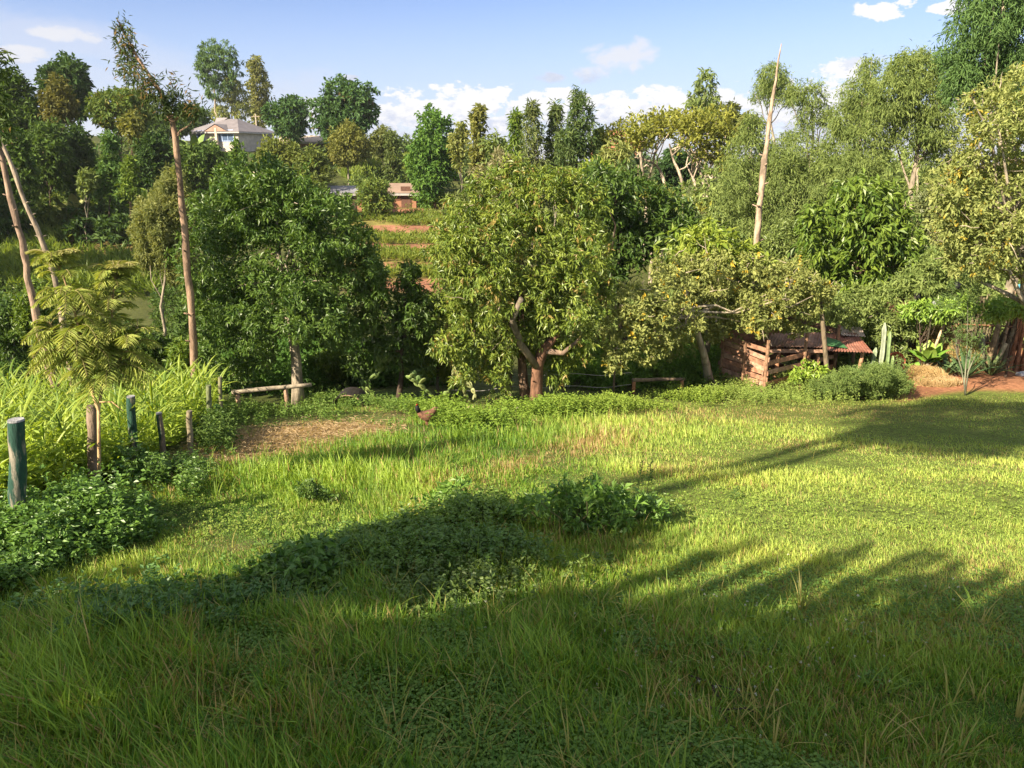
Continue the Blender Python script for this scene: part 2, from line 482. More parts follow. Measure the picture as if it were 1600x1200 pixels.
def build_grass():
    N = 1350000
    px = rng.uniform(-260, 1860, N); py = 612 + (1380 - 612) * rng.uniform(0, 1, N)
    keep = rng.uniform(size=N) < np.interp(py, [610, 700, 850, 1000, 1200, 1400], [1, 1, 0.9, 0.55, 0.3, 0.12])
    px, py = px[keep], py[keep]
    P = hits(px, py)
    x, y = P[:, 0], P[:, 1]
    straw, dirt = zones(px, py)
    leftfence = (x > -4.75 - 0.12 * np.maximum(y - 9, 0))
    thin = np.clip(1 - 0.9 * dirt - 0.86 * straw, 0, 1)
    ok = (rng.uniform(size=len(x)) < thin) & leftfence & (y < 20.5)
    px, py, P, x, y = px[ok], py[ok], P[ok], x[ok], y[ok]
    n = len(px)
    nz = fb(x, y, 0.9); n2 = fb(x + 31, y - 17, 0.35)
    Ln = 0.029 + 0.10 * sm(880, 1060, py) * (1 - 0.72 * sm(850, 1350, px)) \
        + 0.09 * gauss(px, py, 600, 715, 330, 45, -0.1) + 0.07 * gauss(px, py, 900, 670, 260, 25) \
        + 0.02 * (1 - sm(250, 800, px)) * sm(700, 850, py) + 0.09 * gauss(px, py, 700, 880, 330, 70, -0.2)
    Ln = Ln * np.clip(1 + 0.55 * nz + 0.45 * n2, 0.35, 2.3)
    L = Ln * rng.gamma(6, 1 / 6, n)
    W = np.clip(0.0045 + 0.024 * L, 0.004, 0.012) * np.clip(y / 7, 0.85, 1.75)
    # tussocks: neighbouring blades lean out from common centres
    ca = 2.4 * vn(x, y, 0.22) + 1.5 * vn(y, x, 0.5)
    az_ = ca * 1.6 + rng.normal(size=n) * 1.7
    lean = np.clip(rng.beta(2, 3, n) * 0.95 + 0.12, 0, 0.97)
    short = L < 0.07
    lean = np.where(short, np.clip(rng.beta(4, 1.6, n), 0, .96), lean)
    t = np.clip(0.5 + 0.42 * nz + 0.33 * n2 + rng.normal(size=n) * 0.42, 0, 1)
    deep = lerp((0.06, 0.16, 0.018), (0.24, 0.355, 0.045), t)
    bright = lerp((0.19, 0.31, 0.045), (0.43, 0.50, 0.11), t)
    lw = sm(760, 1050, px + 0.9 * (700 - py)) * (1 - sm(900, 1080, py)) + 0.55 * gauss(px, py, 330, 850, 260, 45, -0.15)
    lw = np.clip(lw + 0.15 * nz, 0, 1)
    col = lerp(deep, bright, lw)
    dry = np.clip(gauss(px, py, 870, 710, 130, 16, -0.25) + gauss(px, py, 1250, 645, 230, 14) * 0.9 + 0.4 * gauss(px, py, 1050, 735, 200, 12, -0.2)
                  + 0.35 * gauss(px, py, 1540, 900, 90, 40) + 0.22 * (fb(x - 40, y, 0.8) > 0.45) + 0.06 + 0.9 * straw[ok], 0, 1) * 0.8
    isdry = rng.uniform(size=n) < dry
    dc = lerp((0.42, 0.32, 0.14), (0.30, 0.20, 0.085), rng.uniform(size=n))
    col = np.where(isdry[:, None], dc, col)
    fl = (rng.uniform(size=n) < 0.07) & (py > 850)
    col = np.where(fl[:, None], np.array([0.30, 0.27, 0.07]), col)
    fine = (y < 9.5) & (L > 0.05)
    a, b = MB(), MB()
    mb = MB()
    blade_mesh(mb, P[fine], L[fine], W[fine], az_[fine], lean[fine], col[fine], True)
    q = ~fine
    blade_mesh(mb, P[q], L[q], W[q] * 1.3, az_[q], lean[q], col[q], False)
    o = mb.build('grass', M_GRASS)
    tag(o, 'green lawn grass, short and yellowish on the right, long and rank in the shaded front', 'grass', kind='stuff')
build_grass()

def tall_tufts():
    """arching long blades in the front and stray ones in the middle of the lawn"""
    mb = MB()
    def tuft(px, py, n, L, spread, cols, wd=0.007):
        c = hits(np.array([px], float), np.array([py], float))[0]
        for _ in range(n):
            a = rng.uniform(0, 6.28); l = L * rng.uniform(0.5, 1.15); ln = spread * rng.uniform(0.2, 1.0)
            t = np.linspace(0, 1, 5)[:, None]
            hd = np.array([math.sin(a), math.cos(a), 0])
            pts = c + hd * rng.uniform(0, 0.05) + hd * l * ln * t ** 1.7 + np.array([0, 0, 1]) * l * (t - 0.45 * ln * t ** 2.4)
            cc = lerp(cols[0], cols[1], rng.uniform())
            ribbon(mb, pts, wd * np.array([0.7, 1, 0.9, 0.6, 0.08]), (math.cos(a), -math.sin(a), 0), cc, 0.2)
    G = ((0.09, 0.20, 0.02), (0.26, 0.36, 0.05)); D = ((0.34, 0.33, 0.08), (0.44, 0.37, 0.13))
    for px, py, n, L in ((600, 838, 34, 0.62), (625, 815, 14, 0.7), (1250, 960, 26, 0.34), (575, 790, 8, 0.6), (610, 745, 16, 0.45), (690, 740, 16, 0.45), (760, 720, 14, 0.5), (560, 725, 12, 0.4), (840, 700, 8, 0.4)):
        tuft(px, py, n, L, 0.75, G if px != 1250 else ((0.22, 0.25, 0.07), D[1]))
    for _ in range(1100):
        px = rng.uniform(-120, 1720); py = rng.uniform(930, 1260)
        if rng.uniform() < sm(900, 1500, px) * 0.75:
            continue
        tuft(px, py, int(rng.integers(4, 9)), rng.uniform(0.16, 0.34), 1.0, G if rng.uniform() < 0.68 else D, 0.0075)
    for _ in range(240):
        px = rng.uniform(300, 900); py = 722 - 0.1 * (px - 600) + rng.normal() * 20
        tuft(px, py, 5, rng.uniform(0.2, 0.36), 0.8, G, 0.009)
    for _ in range(420):             # lone dry stalks and seed heads over the whole lawn
        px = rng.uniform(250, 1700); py = rng.uniform(660, 1000)
        tuft(px, py, int(rng.integers(1, 4)), rng.uniform(0.09, 0.2), 0.7, D if rng.uniform() < 0.6 else G, 0.006)
    tag(mb.build('tall_grass', M_GRASS), 'long arching grass blades and straw coloured stems standing out of the lawn', 'grass', kind='stuff')
tall_tufts()

def flowers():
    mb = MB()
    n = 210
    px = np.concatenate([rng.normal(1230, 130, 70), rng.normal(960, 110, 60), rng.uniform(650, 1500, 80)])
    py = np.concatenate([rng.normal(1010, 45, 70), rng.normal(1110, 50, 60), rng.uniform(900, 1190, 80)])
    P = hits(px, py)
    for p in P:
        k = 9
        c = p + [0, 0, rng.uniform(0.05, 0.1)]
        D = unit(rng.normal(size=(k, 3)) + [0, 0, 0.6])
        leaves(mb, np.repeat(c[None], k, 0), D, 0.011, 0.009, np.tile([0.55, 0.56, 0.48], (k, 1)))
    tag(mb.build('clover_flowers', M_DULL), 'tiny white clover heads dotted through the shaded grass', 'flowers', kind='stuff')
flowers()

def litter():
    mb = MB(); n = 5200
    px = np.concatenate([rng.normal(425, 48, n), rng.normal(545, 40, n // 3)]); py = np.concatenate([rng.normal(0, 11, n) + 690 - 0.12 * (px[:n] - 425), rng.normal(671, 7, n // 3)])
    P = hits(px, py) + [0, 0, 0.012]; m = len(P)
    a = rng.uniform(0, 6.28, m)
    D = np.stack([np.cos(a), np.sin(a), rng.uniform(-0.05, 0.35, m)], 1)
    leaves(mb, P, D, rng.uniform(0.06, 0.2, m), 0.014, lerp((0.56, 0.44, 0.27), (0.28, 0.20, 0.12), rng.uniform(size=m)), up=np.tile([0, 0, 1.0], (m, 1)))
    tag(mb.build('straw_litter', M_DULL), 'patch of dry brown straw and chopped stalks lying beside the fence posts', 'straw', kind='stuff')
litter()

# ------------------------------------------------------------------ weeds: little leafy stems
def weeds(mb, P, h, k, LL, c1, c2, W=0.5, stem=True, droop=0.2):
    n = len(P)
    h = h * rng.uniform(0.5, 1.15, n) * np.clip(1 + 0.55 * fb(P[:, 0], P[:, 1], 0.8), 0.45, 1.7)
    a = rng.uniform(0, 6.28, n); ln = rng.uniform(0, 0.4, n)
    tip = P + np.stack([np.cos(a) * ln * h, np.sin(a) * ln * h, h], 1)
    t = rng.uniform(0.1, 1.0, (n, k)) ** 0.8
    B = P[:, None] + (tip - P)[:, None] * t[..., None]
    D = rng.normal(size=(n, k, 3)); D[..., 2] = np.abs(D[..., 2]) * 0.5 - droop
    col = 1.3 * lerp(c1, c2, np.clip(rng.uniform(size=(n, 1)) * 0.5 + rng.uniform(size=(n, k)) * 0.3 + 0.2 * t, 0, 1))
    ll = LL * rng.uniform(0.6, 1.2, (n, k)).ravel()
    leaves(mb, B.reshape(-1, 3), D.reshape(-1, 3), ll, ll * W, col.reshape(-1, 3))

def strip(n, pts, spread):
    """n ground points scattered about a polyline of photo pixels"""
    pts = np.array(pts, float); s = np.r_[0, np.cumsum(np.linalg.norm(np.diff(pts, axis=0), axis=1))]
    u = rng.uniform(0, s[-1], n)
    px = np.interp(u, s, pts[:, 0]) + rng.normal(size=n) * spread * 2; py = np.interp(u, s, pts[:, 1]) + rng.normal(size=n) * spread
    P = hits(px, np.maximum(py, 575))
    return P[fb(P[:, 0] * 1.0, P[:, 1], 0.55) > -0.28]

def verge():
    mb = MB()
    sets = [  # polyline, spread, n, height, leaf, colours
        ([(860, 648), (960, 640), (1060, 628), (1140, 618)], 6, 1700, 0.32, 0.06, (0.09, 0.16, 0.02), (0.24, 0.31, 0.05)),
        ([(1120, 618), (1250, 616), (1330, 614), (1400, 612)], 8, 3600, 0.40, 0.05, (0.11, 0.18, 0.03), (0.26, 0.32, 0.08)),
        ([(1330, 600), (1400, 600)], 5, 900, 0.62, 0.05, (0.10, 0.17, 0.05), (0.19, 0.26, 0.09)),
        ([(640, 650), (740, 668), (820, 655), (900, 640)], 8, 1700, 0.32, 0.07, (0.07, 0.14, 0.015), (0.2, 0.28, 0.04)),
        ([(350, 650), (450, 640), (560, 640), (660, 648)], 9, 1500, 0.26, 0.06, (0.06, 0.13, 0.02), (0.16, 0.23, 0.05)),
        ([(330, 660), (340, 700)], 8, 500, 0.35, 0.07, (0.04, 0.09, 0.015), (0.12, 0.18, 0.04)),
    ]
    for pl, sp, n, h, LL, c1, c2 in sets:
        weeds(mb, strip(n, pl, sp), h, 13, LL, c1, c2)
    tag(mb.build('verge_weeds', M_DULL), 'strip of low green weeds growing along the far edge of the lawn', 'weeds', kind='stuff')
    mb = MB()   # broad leaved weeds at the foot of the posts and in the shaded bank
    for pl, sp, n, h, LL, c1, c2 in [
        ([(-120, 890), (60, 858), (180, 825)], 14, 2500, 0.42, 0.06, (0.04, 0.10, 0.015), (0.13, 0.23, 0.04)),
        ([(-120, 945), (20, 915), (120, 872), (240, 830)], 9, 900, 0.22, 0.05, (0.05, 0.12, 0.02), (0.14, 0.24, 0.05)),
        ([(150, 815), (240, 790), (310, 765)], 8, 500, 0.2, 0.05, (0.06, 0.13, 0.02), (0.15, 0.24, 0.05)),
        ([(230, 770), (300, 745)], 9, 700, 0.3, 0.05, (0.05, 0.11, 0.02), (0.12, 0.2, 0.04)),
        ([(430, 905), (560, 880), (700, 880), (860, 860)], 16, 1500, 0.24, 0.05, (0.04, 0.10, 0.015), (0.13, 0.21, 0.04)),
        ([(600, 862), (760, 835), (900, 825), (1030, 800)], 10, 1100, 0.22, 0.05, (0.05, 0.11, 0.018), (0.15, 0.23, 0.04)),
        ([(560, 940), (700, 930), (900, 900)], 20, 450, 0.16, 0.04, (0.05, 0.11, 0.02), (0.15, 0.20, 0.05)),
        ([(40, 1010), (300, 960), (480, 930)], 22, 700, 0.2, 0.05, (0.04, 0.10, 0.02), (0.10, 0.19, 0.05)),
    ]:
        weeds(mb, strip(n, pl, sp), h, 15, LL, c1, c2, W=0.55)
    u = rng.uniform(size=1500)
    weeds(mb, hits(np.interp(u, [0, 0.4, 1], [560, 700, 900]) + rng.normal(size=1500) * 22, np.interp(u, [0, 0.4, 1], [868, 838, 806]) + rng.normal(size=1500) * 9), 0.24, 15, 0.055, (0.05, 0.11, 0.018), (0.17, 0.26, 0.045), W=0.5)
    tag(mb.build('broadleaf_weeds', M_LEAF), 'tangle of small dark leafy weeds around the fence post feet and the shaded bank', 'weeds', kind='stuff')
verge()

def clover():
    mb = MB(); n = 30000
    px = rng.uniform(-200, 1800, n); py = 700 + 620 * rng.uniform(size=n) ** 0.8
    P = hits(px, py); x, y = P[:, 0], P[:, 1]
    st, _ = zones(px, py)
    ok = (fb(x + 5, y, 0.7) > -0.05) & (x > -4.4) & (st < 0.2) & (rng.uniform(size=n) < np.interp(px, [600, 1500], [1.0, 0.75]))
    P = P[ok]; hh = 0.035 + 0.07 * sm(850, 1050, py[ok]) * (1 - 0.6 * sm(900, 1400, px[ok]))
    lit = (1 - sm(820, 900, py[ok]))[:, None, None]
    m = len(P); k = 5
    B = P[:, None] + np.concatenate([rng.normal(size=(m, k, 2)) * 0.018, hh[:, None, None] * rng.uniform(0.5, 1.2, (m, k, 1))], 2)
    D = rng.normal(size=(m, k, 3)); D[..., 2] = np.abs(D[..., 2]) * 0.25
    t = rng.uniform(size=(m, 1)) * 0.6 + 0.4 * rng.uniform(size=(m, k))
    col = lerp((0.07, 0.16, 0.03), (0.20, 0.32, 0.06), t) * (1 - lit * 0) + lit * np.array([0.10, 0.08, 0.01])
    ll = rng.uniform(0.014, 0.032, (m, k)).ravel() * np.repeat(np.clip(P[:, 1] / 7, 0.9, 1.7), k)
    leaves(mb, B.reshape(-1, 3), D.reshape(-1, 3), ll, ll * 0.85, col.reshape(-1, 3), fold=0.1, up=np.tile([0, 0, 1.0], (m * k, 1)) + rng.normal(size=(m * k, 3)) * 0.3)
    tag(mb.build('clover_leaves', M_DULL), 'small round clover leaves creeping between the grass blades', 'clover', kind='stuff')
clover()

# ------------------------------------------------------------------ foliage
def foliage(mb, blobs, L, W, k=8, cover=1.0, c1=(0.03, 0.08, 0.015), c2=(0.10, 0.18, 0.03), droop=0.15, hole=0.25, rad=None, accent=None, jitter=0.35, inner=0.5):
    blobs = np.asarray(blobs, float)
    rad = rad if rad is not None else L * 0.6
    for bi, b in enumerate(blobs):
        c, r = b[:3], b[3:6]
        area = 4 * np.pi * ((r[0] * r[1]) ** 1.6 / 3 + (r[0] * r[2]) ** 1.6 / 3 + (r[1] * r[2]) ** 1.6 / 3) ** (1 / 1.6)
        nc = max(6, int(cover * area / (0.5 * L * W) / k * 1.25))
        d = unit(rng.normal(size=(nc, 3)))
        rr = inner + (1.06 - inner) * rng.uniform(size=nc) ** 0.55
        lump = 1 + jitter * 0.5 * np.sin(d[:, 0] * 5 + bi * 1.7) * np.sin(d[:, 1] * 4.3 + bi) + jitter * 0.4 * np.sin(d[:, 2] * 6 + bi * 2.1 + d[:, 0] * 3)
        p = c + d * r * (rr * lump)[:, None]
        s = max(r.min() * 0.55, 3 * L)
        nz = np.sin(p[:, 0] / s * 2.1 + bi) + np.sin(p[:, 1] / s * 2.3 + 2 * bi) + np.sin(p[:, 2] / s * 2.7 + 1.3 * bi) + 0.8 * np.sin((p[:, 0] + p[:, 2]) / s * 5.1)
        keep = rng.uniform(size=nc) > np.clip((nz - 0.4) * 0.5, 0, 1) * hole * 2.2
        if len(blobs) > 1:
            q = (((p[:, None] - blobs[None, :, :3]) / blobs[None, :, 3:6]) ** 2).sum(-1)
            q[:, bi] = 9
            keep &= ~((q.min(1) < 0.36) & (rng.uniform(size=nc) < 0.85))
        p, d = p[keep], d[keep]
        n = len(p)
        if n == 0:
            continue
        ax = unit(d / r * r.min() + rng.normal(size=(n, 3)) * 0.5)
        root = p[:, None] + rng.normal(size=(n, k, 3)) * rad * 0.5
        D = ax[:, None] * 0.55 + rng.normal(size=(n, k, 3)) * 0.75
        D[..., 2] -= droop
        tc = rng.uniform(size=(n, 1))
        col = 1.38 * lerp(c1, c2, np.clip(0.55 * tc + 0.45 * rng.uniform(size=(n, k)) ** 1.3, 0, 1))
        if accent:
            a = rng.uniform(size=(n, 1)) < accent[1]
            a = a & (rng.uniform(size=(n, k)) < 0.6)
            col = np.where(a[..., None], np.array(accent[0]) * rng.uniform(0.8, 1.2, (n, k, 1)), col)
        ll = (L * rng.uniform(0.65, 1.25, (n, k))).ravel()
        leaves(mb, root.reshape(-1, 3), D.reshape(-1, 3), ll, ll * W / L, col.reshape(-1, 3))

def pxblobs(lst, y, dep=0.7, flat=1.0, back=True):
    """blobs given as (px, py, radius px[, vertical radius px[, y shift m]]) seen at distance y"""
    a = np.array([l[:3] for l in lst], float)
    cx, hw = (a[:, 0].min() + a[:, 0].max()) / 2, (np.ptp(a[:, 0]) / 2 + a[:, 2].mean())
    out = []
    for l in lst:
        q = min(1, abs(l[0] - cx) / hw)
        m = mpp(y, zat(l[1], y))
        half = hw * m * dep * math.sqrt(max(0.05, 1 - q * q))
        dy = l[4] if len(l) > 4 else rng.uniform(-0.8, 0.5) * half
        rr = l[2] * m; rz = (l[3] if len(l) > 3 and l[3] else l[2]) * m * flat
        for s in ((dy, -dy + 0.25 * half) if (back and abs(dy) > rr * 0.5 and len(l) <= 4) else (dy,)):
            p = P3(l[0], l[1], y + s)
            k = (y + s) / y
            out.append([*p, rr * k, rr * k, rz * k])
    return np.array(out)

def lobes(cx, hw, top, bot, kind):
    """photo-pixel lobes of a crown by its habit"""
    out = []; ht = bot - top; cyy = (top + bot) / 2; g = rng.uniform
    if kind in ('round', 'dense'):
        for _ in range(11):
            a = g(0, 6.28); q = g(0.3, 0.68)
            out.append((cx + math.cos(a) * q * hw, cyy + math.sin(a) * q * ht / 2, hw * g(0.32, 0.5), ht / 2 * g(0.32, 0.5)))
        out += [(cx, cyy, hw * 0.62, ht * 0.31), (cx + g(-.3, .3) * hw, top + ht * 0.2, hw * 0.38, ht * 0.2), (cx - hw * .6, cyy + g(-.1, .2) * ht, hw * .38, ht * .2), (cx + hw * .6, cyy + g(-.1, .2) * ht, hw * .38, ht * .2)]
    elif kind in ('cone', 'fir'):
        n = 9
        for i in range(n):
            t = (i + 0.5) / n; w_ = hw * (0.12 + 0.82 * t ** 0.8)
            for s in (-1, 1):
                out.append((cx + s * w_ * g(0.25, 0.6), top + ht * t + g(-.03, .03) * ht, w_ * g(0.35, 0.5) + 1.0, ht * g(0.06, 0.1)))
        out.append((cx, top + ht * 0.06, hw * 0.1 + 1, ht * 0.08))
    elif kind == 'column':
        n = 9
        for i in range(n):
            t = (i + 0.5) / n; w_ = hw * math.sin(math.pi * (0.12 + 0.8 * t)) ** 0.7
            out.append((cx + g(-.25, .25) * hw, top + ht * t, w_ * g(0.6, 0.85), ht * g(0.08, 0.13)))
            out.append((cx + g(-.5, .5) * hw, top + ht * t + g(-.04, .04) * ht, w_ * g(0.35, 0.5), ht * g(0.05, 0.09)))
    elif kind == 'umbrella':
        for i in range(12):
            t = g(-1, 1)
            out.append((cx + t * hw * 0.85, top + ht * (0.35 + 0.45 * t * t) + g(-.08, .1) * ht, hw * g(0.18, 0.3), ht * g(0.14, 0.24)))
        out.append((cx, top + ht * .3, hw * .4, ht * .22))
    elif kind == 'airy':
        for _ in range(12):
            a = g(0, 6.28); q = math.sqrt(g(0.02, 0.75))
            out.append((cx + math.cos(a) * q * hw * .85, cyy + math.sin(a) * q * ht * .43, hw * g(0.16, 0.3), ht * g(0.1, 0.17)))
    return out

def wander(a, b, n=6, amp=0.08, sag=0.0):
    a, b = np.asarray(a, float), np.asarray(b, float)
    t = np.linspace(0, 1, n)[:, None]
    d = np.linalg.norm(b - a)
    off = rng.normal(size=(n, 3)) * amp * d / 3; off[0] = off[-1] = 0
    return a + (b - a) * t + off + np.array([0, 0, 1]) * sag * d * np.sin(np.pi * t)

BARKS = {'brown': (0.15, 0.10, 0.065), 'grey': (0.20, 0.17, 0.13), 'pale': (0.31, 0.26, 0.19), 'dark': (0.07, 0.05, 0.035), 'red': (0.26, 0.14, 0.08)}

def wood(mb, base, blobs, r0, bark, fork=0.35, limbs=7, stems=1, lean=None):
    """tapered trunk(s) with limbs reaching into the crown"""
    col = BARKS[bark] if isinstance(bark, str) else bark
    blobs = np.asarray(blobs); cen = blobs[:, :3].mean(0)
    top = blobs[np.argmax(blobs[:, 2])][:3]
    base = np.asarray(base, float)
    for s in range(stems):
        b0 = base + (rng.normal(size=3) * [r0, r0, 0] * (1.2 if stems > 1 else 0)) - [0, 0, 0.15]
        goal = cen * 0.45 + top * 0.55 if stems == 1 else blobs[rng.integers(len(blobs))][:3]
        main = wander(b0, goal, 8, 0.035)
        tube(mb, main, np.linspace(r0 * 1.15, r0 * 0.3, 8) * np.r_[1.25, np.ones(7)], 8, np.array(col) * rng.uniform(0.9, 1.1))
        idx = rng.permutation(len(blobs))[:limbs]
        for i in idx:
            t = rng.uniform(fork, 0.85); j = t * 7; k0 = int(j); st = main[k0] * (1 - (j - k0)) + main[min(k0 + 1, 7)] * (j - k0)
            end = blobs[i][:3] + rng.normal(size=3) * blobs[i][3] * 0.3
            tube(mb, wander(st, end, 6, 0.1, -0.04), np.linspace(r0 * 0.45 * (1.1 - t * 0.5), r0 * 0.08, 6), 6, np.array(col) * rng.uniform(0.85, 1.15), cap=False)

def tree(name, label, y, lob, trunk_px, col, leaf=(0.2, 0.08), k=8, cover=1.0, r0=0.12, bark='brown', droop=0.15, hole=0.25, group=None,
         accent=None, dep=0.7, fork=0.35, limbs=7, stems=1, m=None, cat='tree', jitter=0.35, base_xy=None, rad=None, back=True, inner=0.5, twigs=0):
    blobs = pxblobs(lob, y, dep, back=back)
    if y < 42:                       # stray sprigs that break the outline
        ex = []
        for b in blobs:
            for _ in range(3):
                d = unit(rng.normal(size=3) + [0, 0, 0.3]); q = rng.uniform(0.14, 0.34)
                ex.append([*(b[:3] + d * b[3:6] * rng.uniform(0.95, 1.2)), *(b[3:6] * q)])
        blobs = np.concatenate([blobs, np.array(ex)])
    bx = base_xy[0] if base_xy else gx(trunk_px, y); by = base_xy[1] if base_xy else y
    base = np.array([bx, by, float(H(bx, by))])
    root = thing(name, label, cat, base, group)
    tb = MB(); wood(tb, base, blobs, r0, bark, fork, limbs, stems)
    for _ in range(twigs):           # fine bare twigs poking out of the leaves
        b = blobs[rng.integers(len(blobs))]; d = unit(rng.normal(size=3) + [0, -0.3, 0.2]); l = rng.uniform(0.3, 0.8) * b[3]
        p = b[:3] + d * b[3:6] * rng.uniform(0.6, 0.95); e = unit(d + rng.normal(size=3) * 0.9)
        tube(tb, wander(p, p + e * l, 4, 0.12), np.linspace(0.012, 0.004, 4), 4, np.array(BARKS['pale']) * rng.uniform(0.7, 1.3), cap=False)
    tb.build('trunk', M_BARK, root, smooth=True)
    cb = MB(); foliage(cb, blobs, leaf[0], leaf[1], k, cover, col[0], col[1], droop, hole, rad, accent, jitter, inner)
    cb.build('crown', m or M_LEAF, root)
    return root

# colour pairs (dark, light) as albedo
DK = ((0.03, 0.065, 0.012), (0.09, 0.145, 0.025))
MID = ((0.05, 0.10, 0.014), (0.16, 0.22, 0.032))
LIT = ((0.10, 0.16, 0.02), (0.26, 0.30, 0.045))
OLV = ((0.09, 0.11, 0.025), (0.20, 0.20, 0.05))
EUC = ((0.075, 0.115, 0.03), (0.21, 0.26, 0.075))
PALE = ((0.115, 0.145, 0.04), (0.28, 0.295, 0.095))
GOLD = ((0.11, 0.135, 0.024), (0.25, 0.25, 0.045))

# ------------------------------------------------------------------ big trees behind the far fence
V = tree
# left avocado
V('avocado_tree', 'dense dark avocado tree with one pale trunk, behind the low timber rail near the maize', 18.0,
  [(345, 345, 52), (395, 315, 55), (450, 320, 58), (505, 355, 52), (550, 405, 42), (320, 405, 45), (385, 400, 72), (455, 400, 72), (520, 450, 62), (568, 425, 30), (420, 465, 62), (340, 470, 42),
   (485, 490, 48), (550, 480, 42), (395, 515, 34), (345, 520, 22), (335, 556, 24), (375, 572, 20), (412, 555, 18), (530, 515, 28), (585, 455, 22), (430, 290, 30)],
  466, ((0.035, 0.08, 0.016), (0.12, 0.185, 0.033)), (0.135, 0.048), 9, 1.0, 0.14, 'pale', 0.3, 0.9, fork=0.4, twigs=30)
V('avocado_tree', 'small shadowy avocado tree drooping between the two big ones above the dark trough', 18.6,
  [(600, 480, 34), (635, 450, 18), (655, 490, 30), (620, 530, 42), (575, 560, 30), (650, 560, 30), (642, 420, 9)],
  622, DK, (0.15, 0.055), 9, 0.9, 0.07, 'dark', 0.45, 0.3)
V('avocado_tree', 'large yellow green avocado tree leaning over the reddish trunk at the lawn edge', 18.4,
  [(735, 350, 48), (790, 310, 50), (850, 320, 52), (910, 330, 46), (705, 400, 34), (770, 395, 62), (840, 400, 62), (905, 400, 46), (700, 460, 34), (750, 465, 50), (810, 480, 55), (880, 470, 50),
   (735, 520, 42), (780, 525, 40), (855, 525, 38), (700, 540, 26), (900, 520, 34), (925, 450, 26), (745, 565, 26), (778, 592, 18), (720, 590, 16), (880, 560, 22), (868, 590, 15), (815, 275, 24), (880, 290, 24)],
  824, ((0.055, 0.105, 0.018), (0.23, 0.275, 0.045)), (0.145, 0.045), 9, 0.95, 0.12, 'brown', 0.55, 0.95, accent=((0.34, 0.26, 0.08), 0.10), fork=0.5, twigs=60)
def red_trunk():
    b = np.array([gx(838, 18.1), 18.1, 0]); b[2] = H(b[0], b[1])
    r = thing('pollard_trunk', 'stout red brown leaning trunk with a crooked pale limb beside the avocado tree', 'tree', b)
    mb = MB()
    tube(mb, np.array([b - [0, 0, .1], P3(838, 610, 18.1), P3(840, 570, 18.1), P3(850, 545, 18.0), P3(872, 520, 17.9)]), [0.19, 0.15, 0.14, 0.13, 0.08], 10, (0.17, 0.09, 0.055))
    mb.build('trunk', M_BARK, r, smooth=True)
    mb = MB()
    tube(mb, np.array([P3(838, 572, 18.0), P3(815, 540, 17.8), P3(800, 500, 17.3), P3(815, 466, 17.0)]), [0.1, 0.09, 0.075, 0.06], 8, (0.21, 0.17, 0.125))
    tube(mb, np.array([P3(850, 548, 18.0), P3(880, 552, 17.8), P3(905, 530, 17.6)]), [0.08, 0.06, 0.03], 8, (0.2, 0.14, 0.1))
    mb.build('limb', M_BARK, r, smooth=True)
red_trunk()
V('avocado_tree', 'shaded blue green avocado tree behind the right shoulder of the yellow green one', 24.0,
  [(955, 310, 40), (1000, 320, 45), (1045, 345, 36), (960, 370, 45), (1000, 385, 40), (1070, 360, 22), (930, 290, 26), (940, 430, 40)],
  985, DK, (0.22, 0.08), 9, 0.9, 0.14, 'dark', 0.3, 0.3)
V('cape_fig_tree', 'wide low tree of pale crinkled leaves and bare twigs over the plank shed', 20.7,
  [(985, 470, 30, 30, -2.6), (1005, 500, 38, 38, -2.6), (1045, 455, 40, 40, -2.0), (960, 500, 24, 24, -2.7), (1030, 520, 28, 28, -2.4), (950, 535, 18, 18, -2.7), (1060, 500, 40, 36, -1.8), (1100, 435, 44), (1070, 505, 46), (1125, 480, 50), (1175, 455, 46), (1225, 450, 42), (1265, 470, 30), (1190, 492, 32), (1240, 492, 30),
   (970, 540, 26, 24, -2.7), (962, 566, 16, 16, -2.7), (1010, 545, 26, 24, -2.4), (1285, 455, 18), (1060, 420, 26)],
  1119, PALE, (0.11, 0.06), 8, 0.8, 0.12, 'pale', 0.1, 0.55, accent=((0.55, 0.40, 0.05), 0.04), m=M_DULL, fork=0.7, limbs=14, dep=0.4, twigs=320)
V('loquat_tree', 'low clump of large bright leaves poking out above the crinkly pale tree', 21.5,
  [(1065, 385, 26), (1100, 380, 30), (1135, 395, 26), (1085, 410, 28), (1170, 410, 22)], 1100, LIT, (0.24, 0.09), 8, 0.8, 0.08, 'grey', 0.6, 0.4)
V('mango_tree', 'tiered deep green tree with drooping leaf clusters right of the tall bare pole', 26.0,
  [(1345, 315, 36), (1385, 330, 34), (1310, 350, 36), (1360, 365, 46), (1410, 370, 36), (1290, 400, 34), (1335, 415, 46), (1395, 415, 42), (1425, 405, 26), (1300, 445, 30), (1365, 455, 38), (1275, 350, 22)],
  1345, MID, (0.30, 0.10), 8, 0.95, 0.14, 'brown', 0.75, 0.45)
V('wild_fig_tree', 'huge sprawling pale yellow tree with tangled twigs at the right edge of the photo', 18.5,
  [(1560, 180, 46), (1600, 150, 42), (1530, 240, 48), (1590, 235, 60), (1500, 290, 40), (1560, 310, 62), (1620, 310, 60), (1495, 350, 38), (1540, 380, 52), (1600, 380, 48), (1640, 230, 60), (1660, 370, 50), (1500, 395, 26), (1555, 405, 26), (1680, 160, 60), (1480, 310, 22)],
  1660, ((0.12, 0.155, 0.04), (0.28, 0.30, 0.10)), (0.12, 0.055), 8, 0.6, 0.2, 'pale', 0.1, 0.8, twigs=420, accent=((0.44, 0.34, 0.05), 0.06), m=M_DULL, limbs=16, fork=0.25)
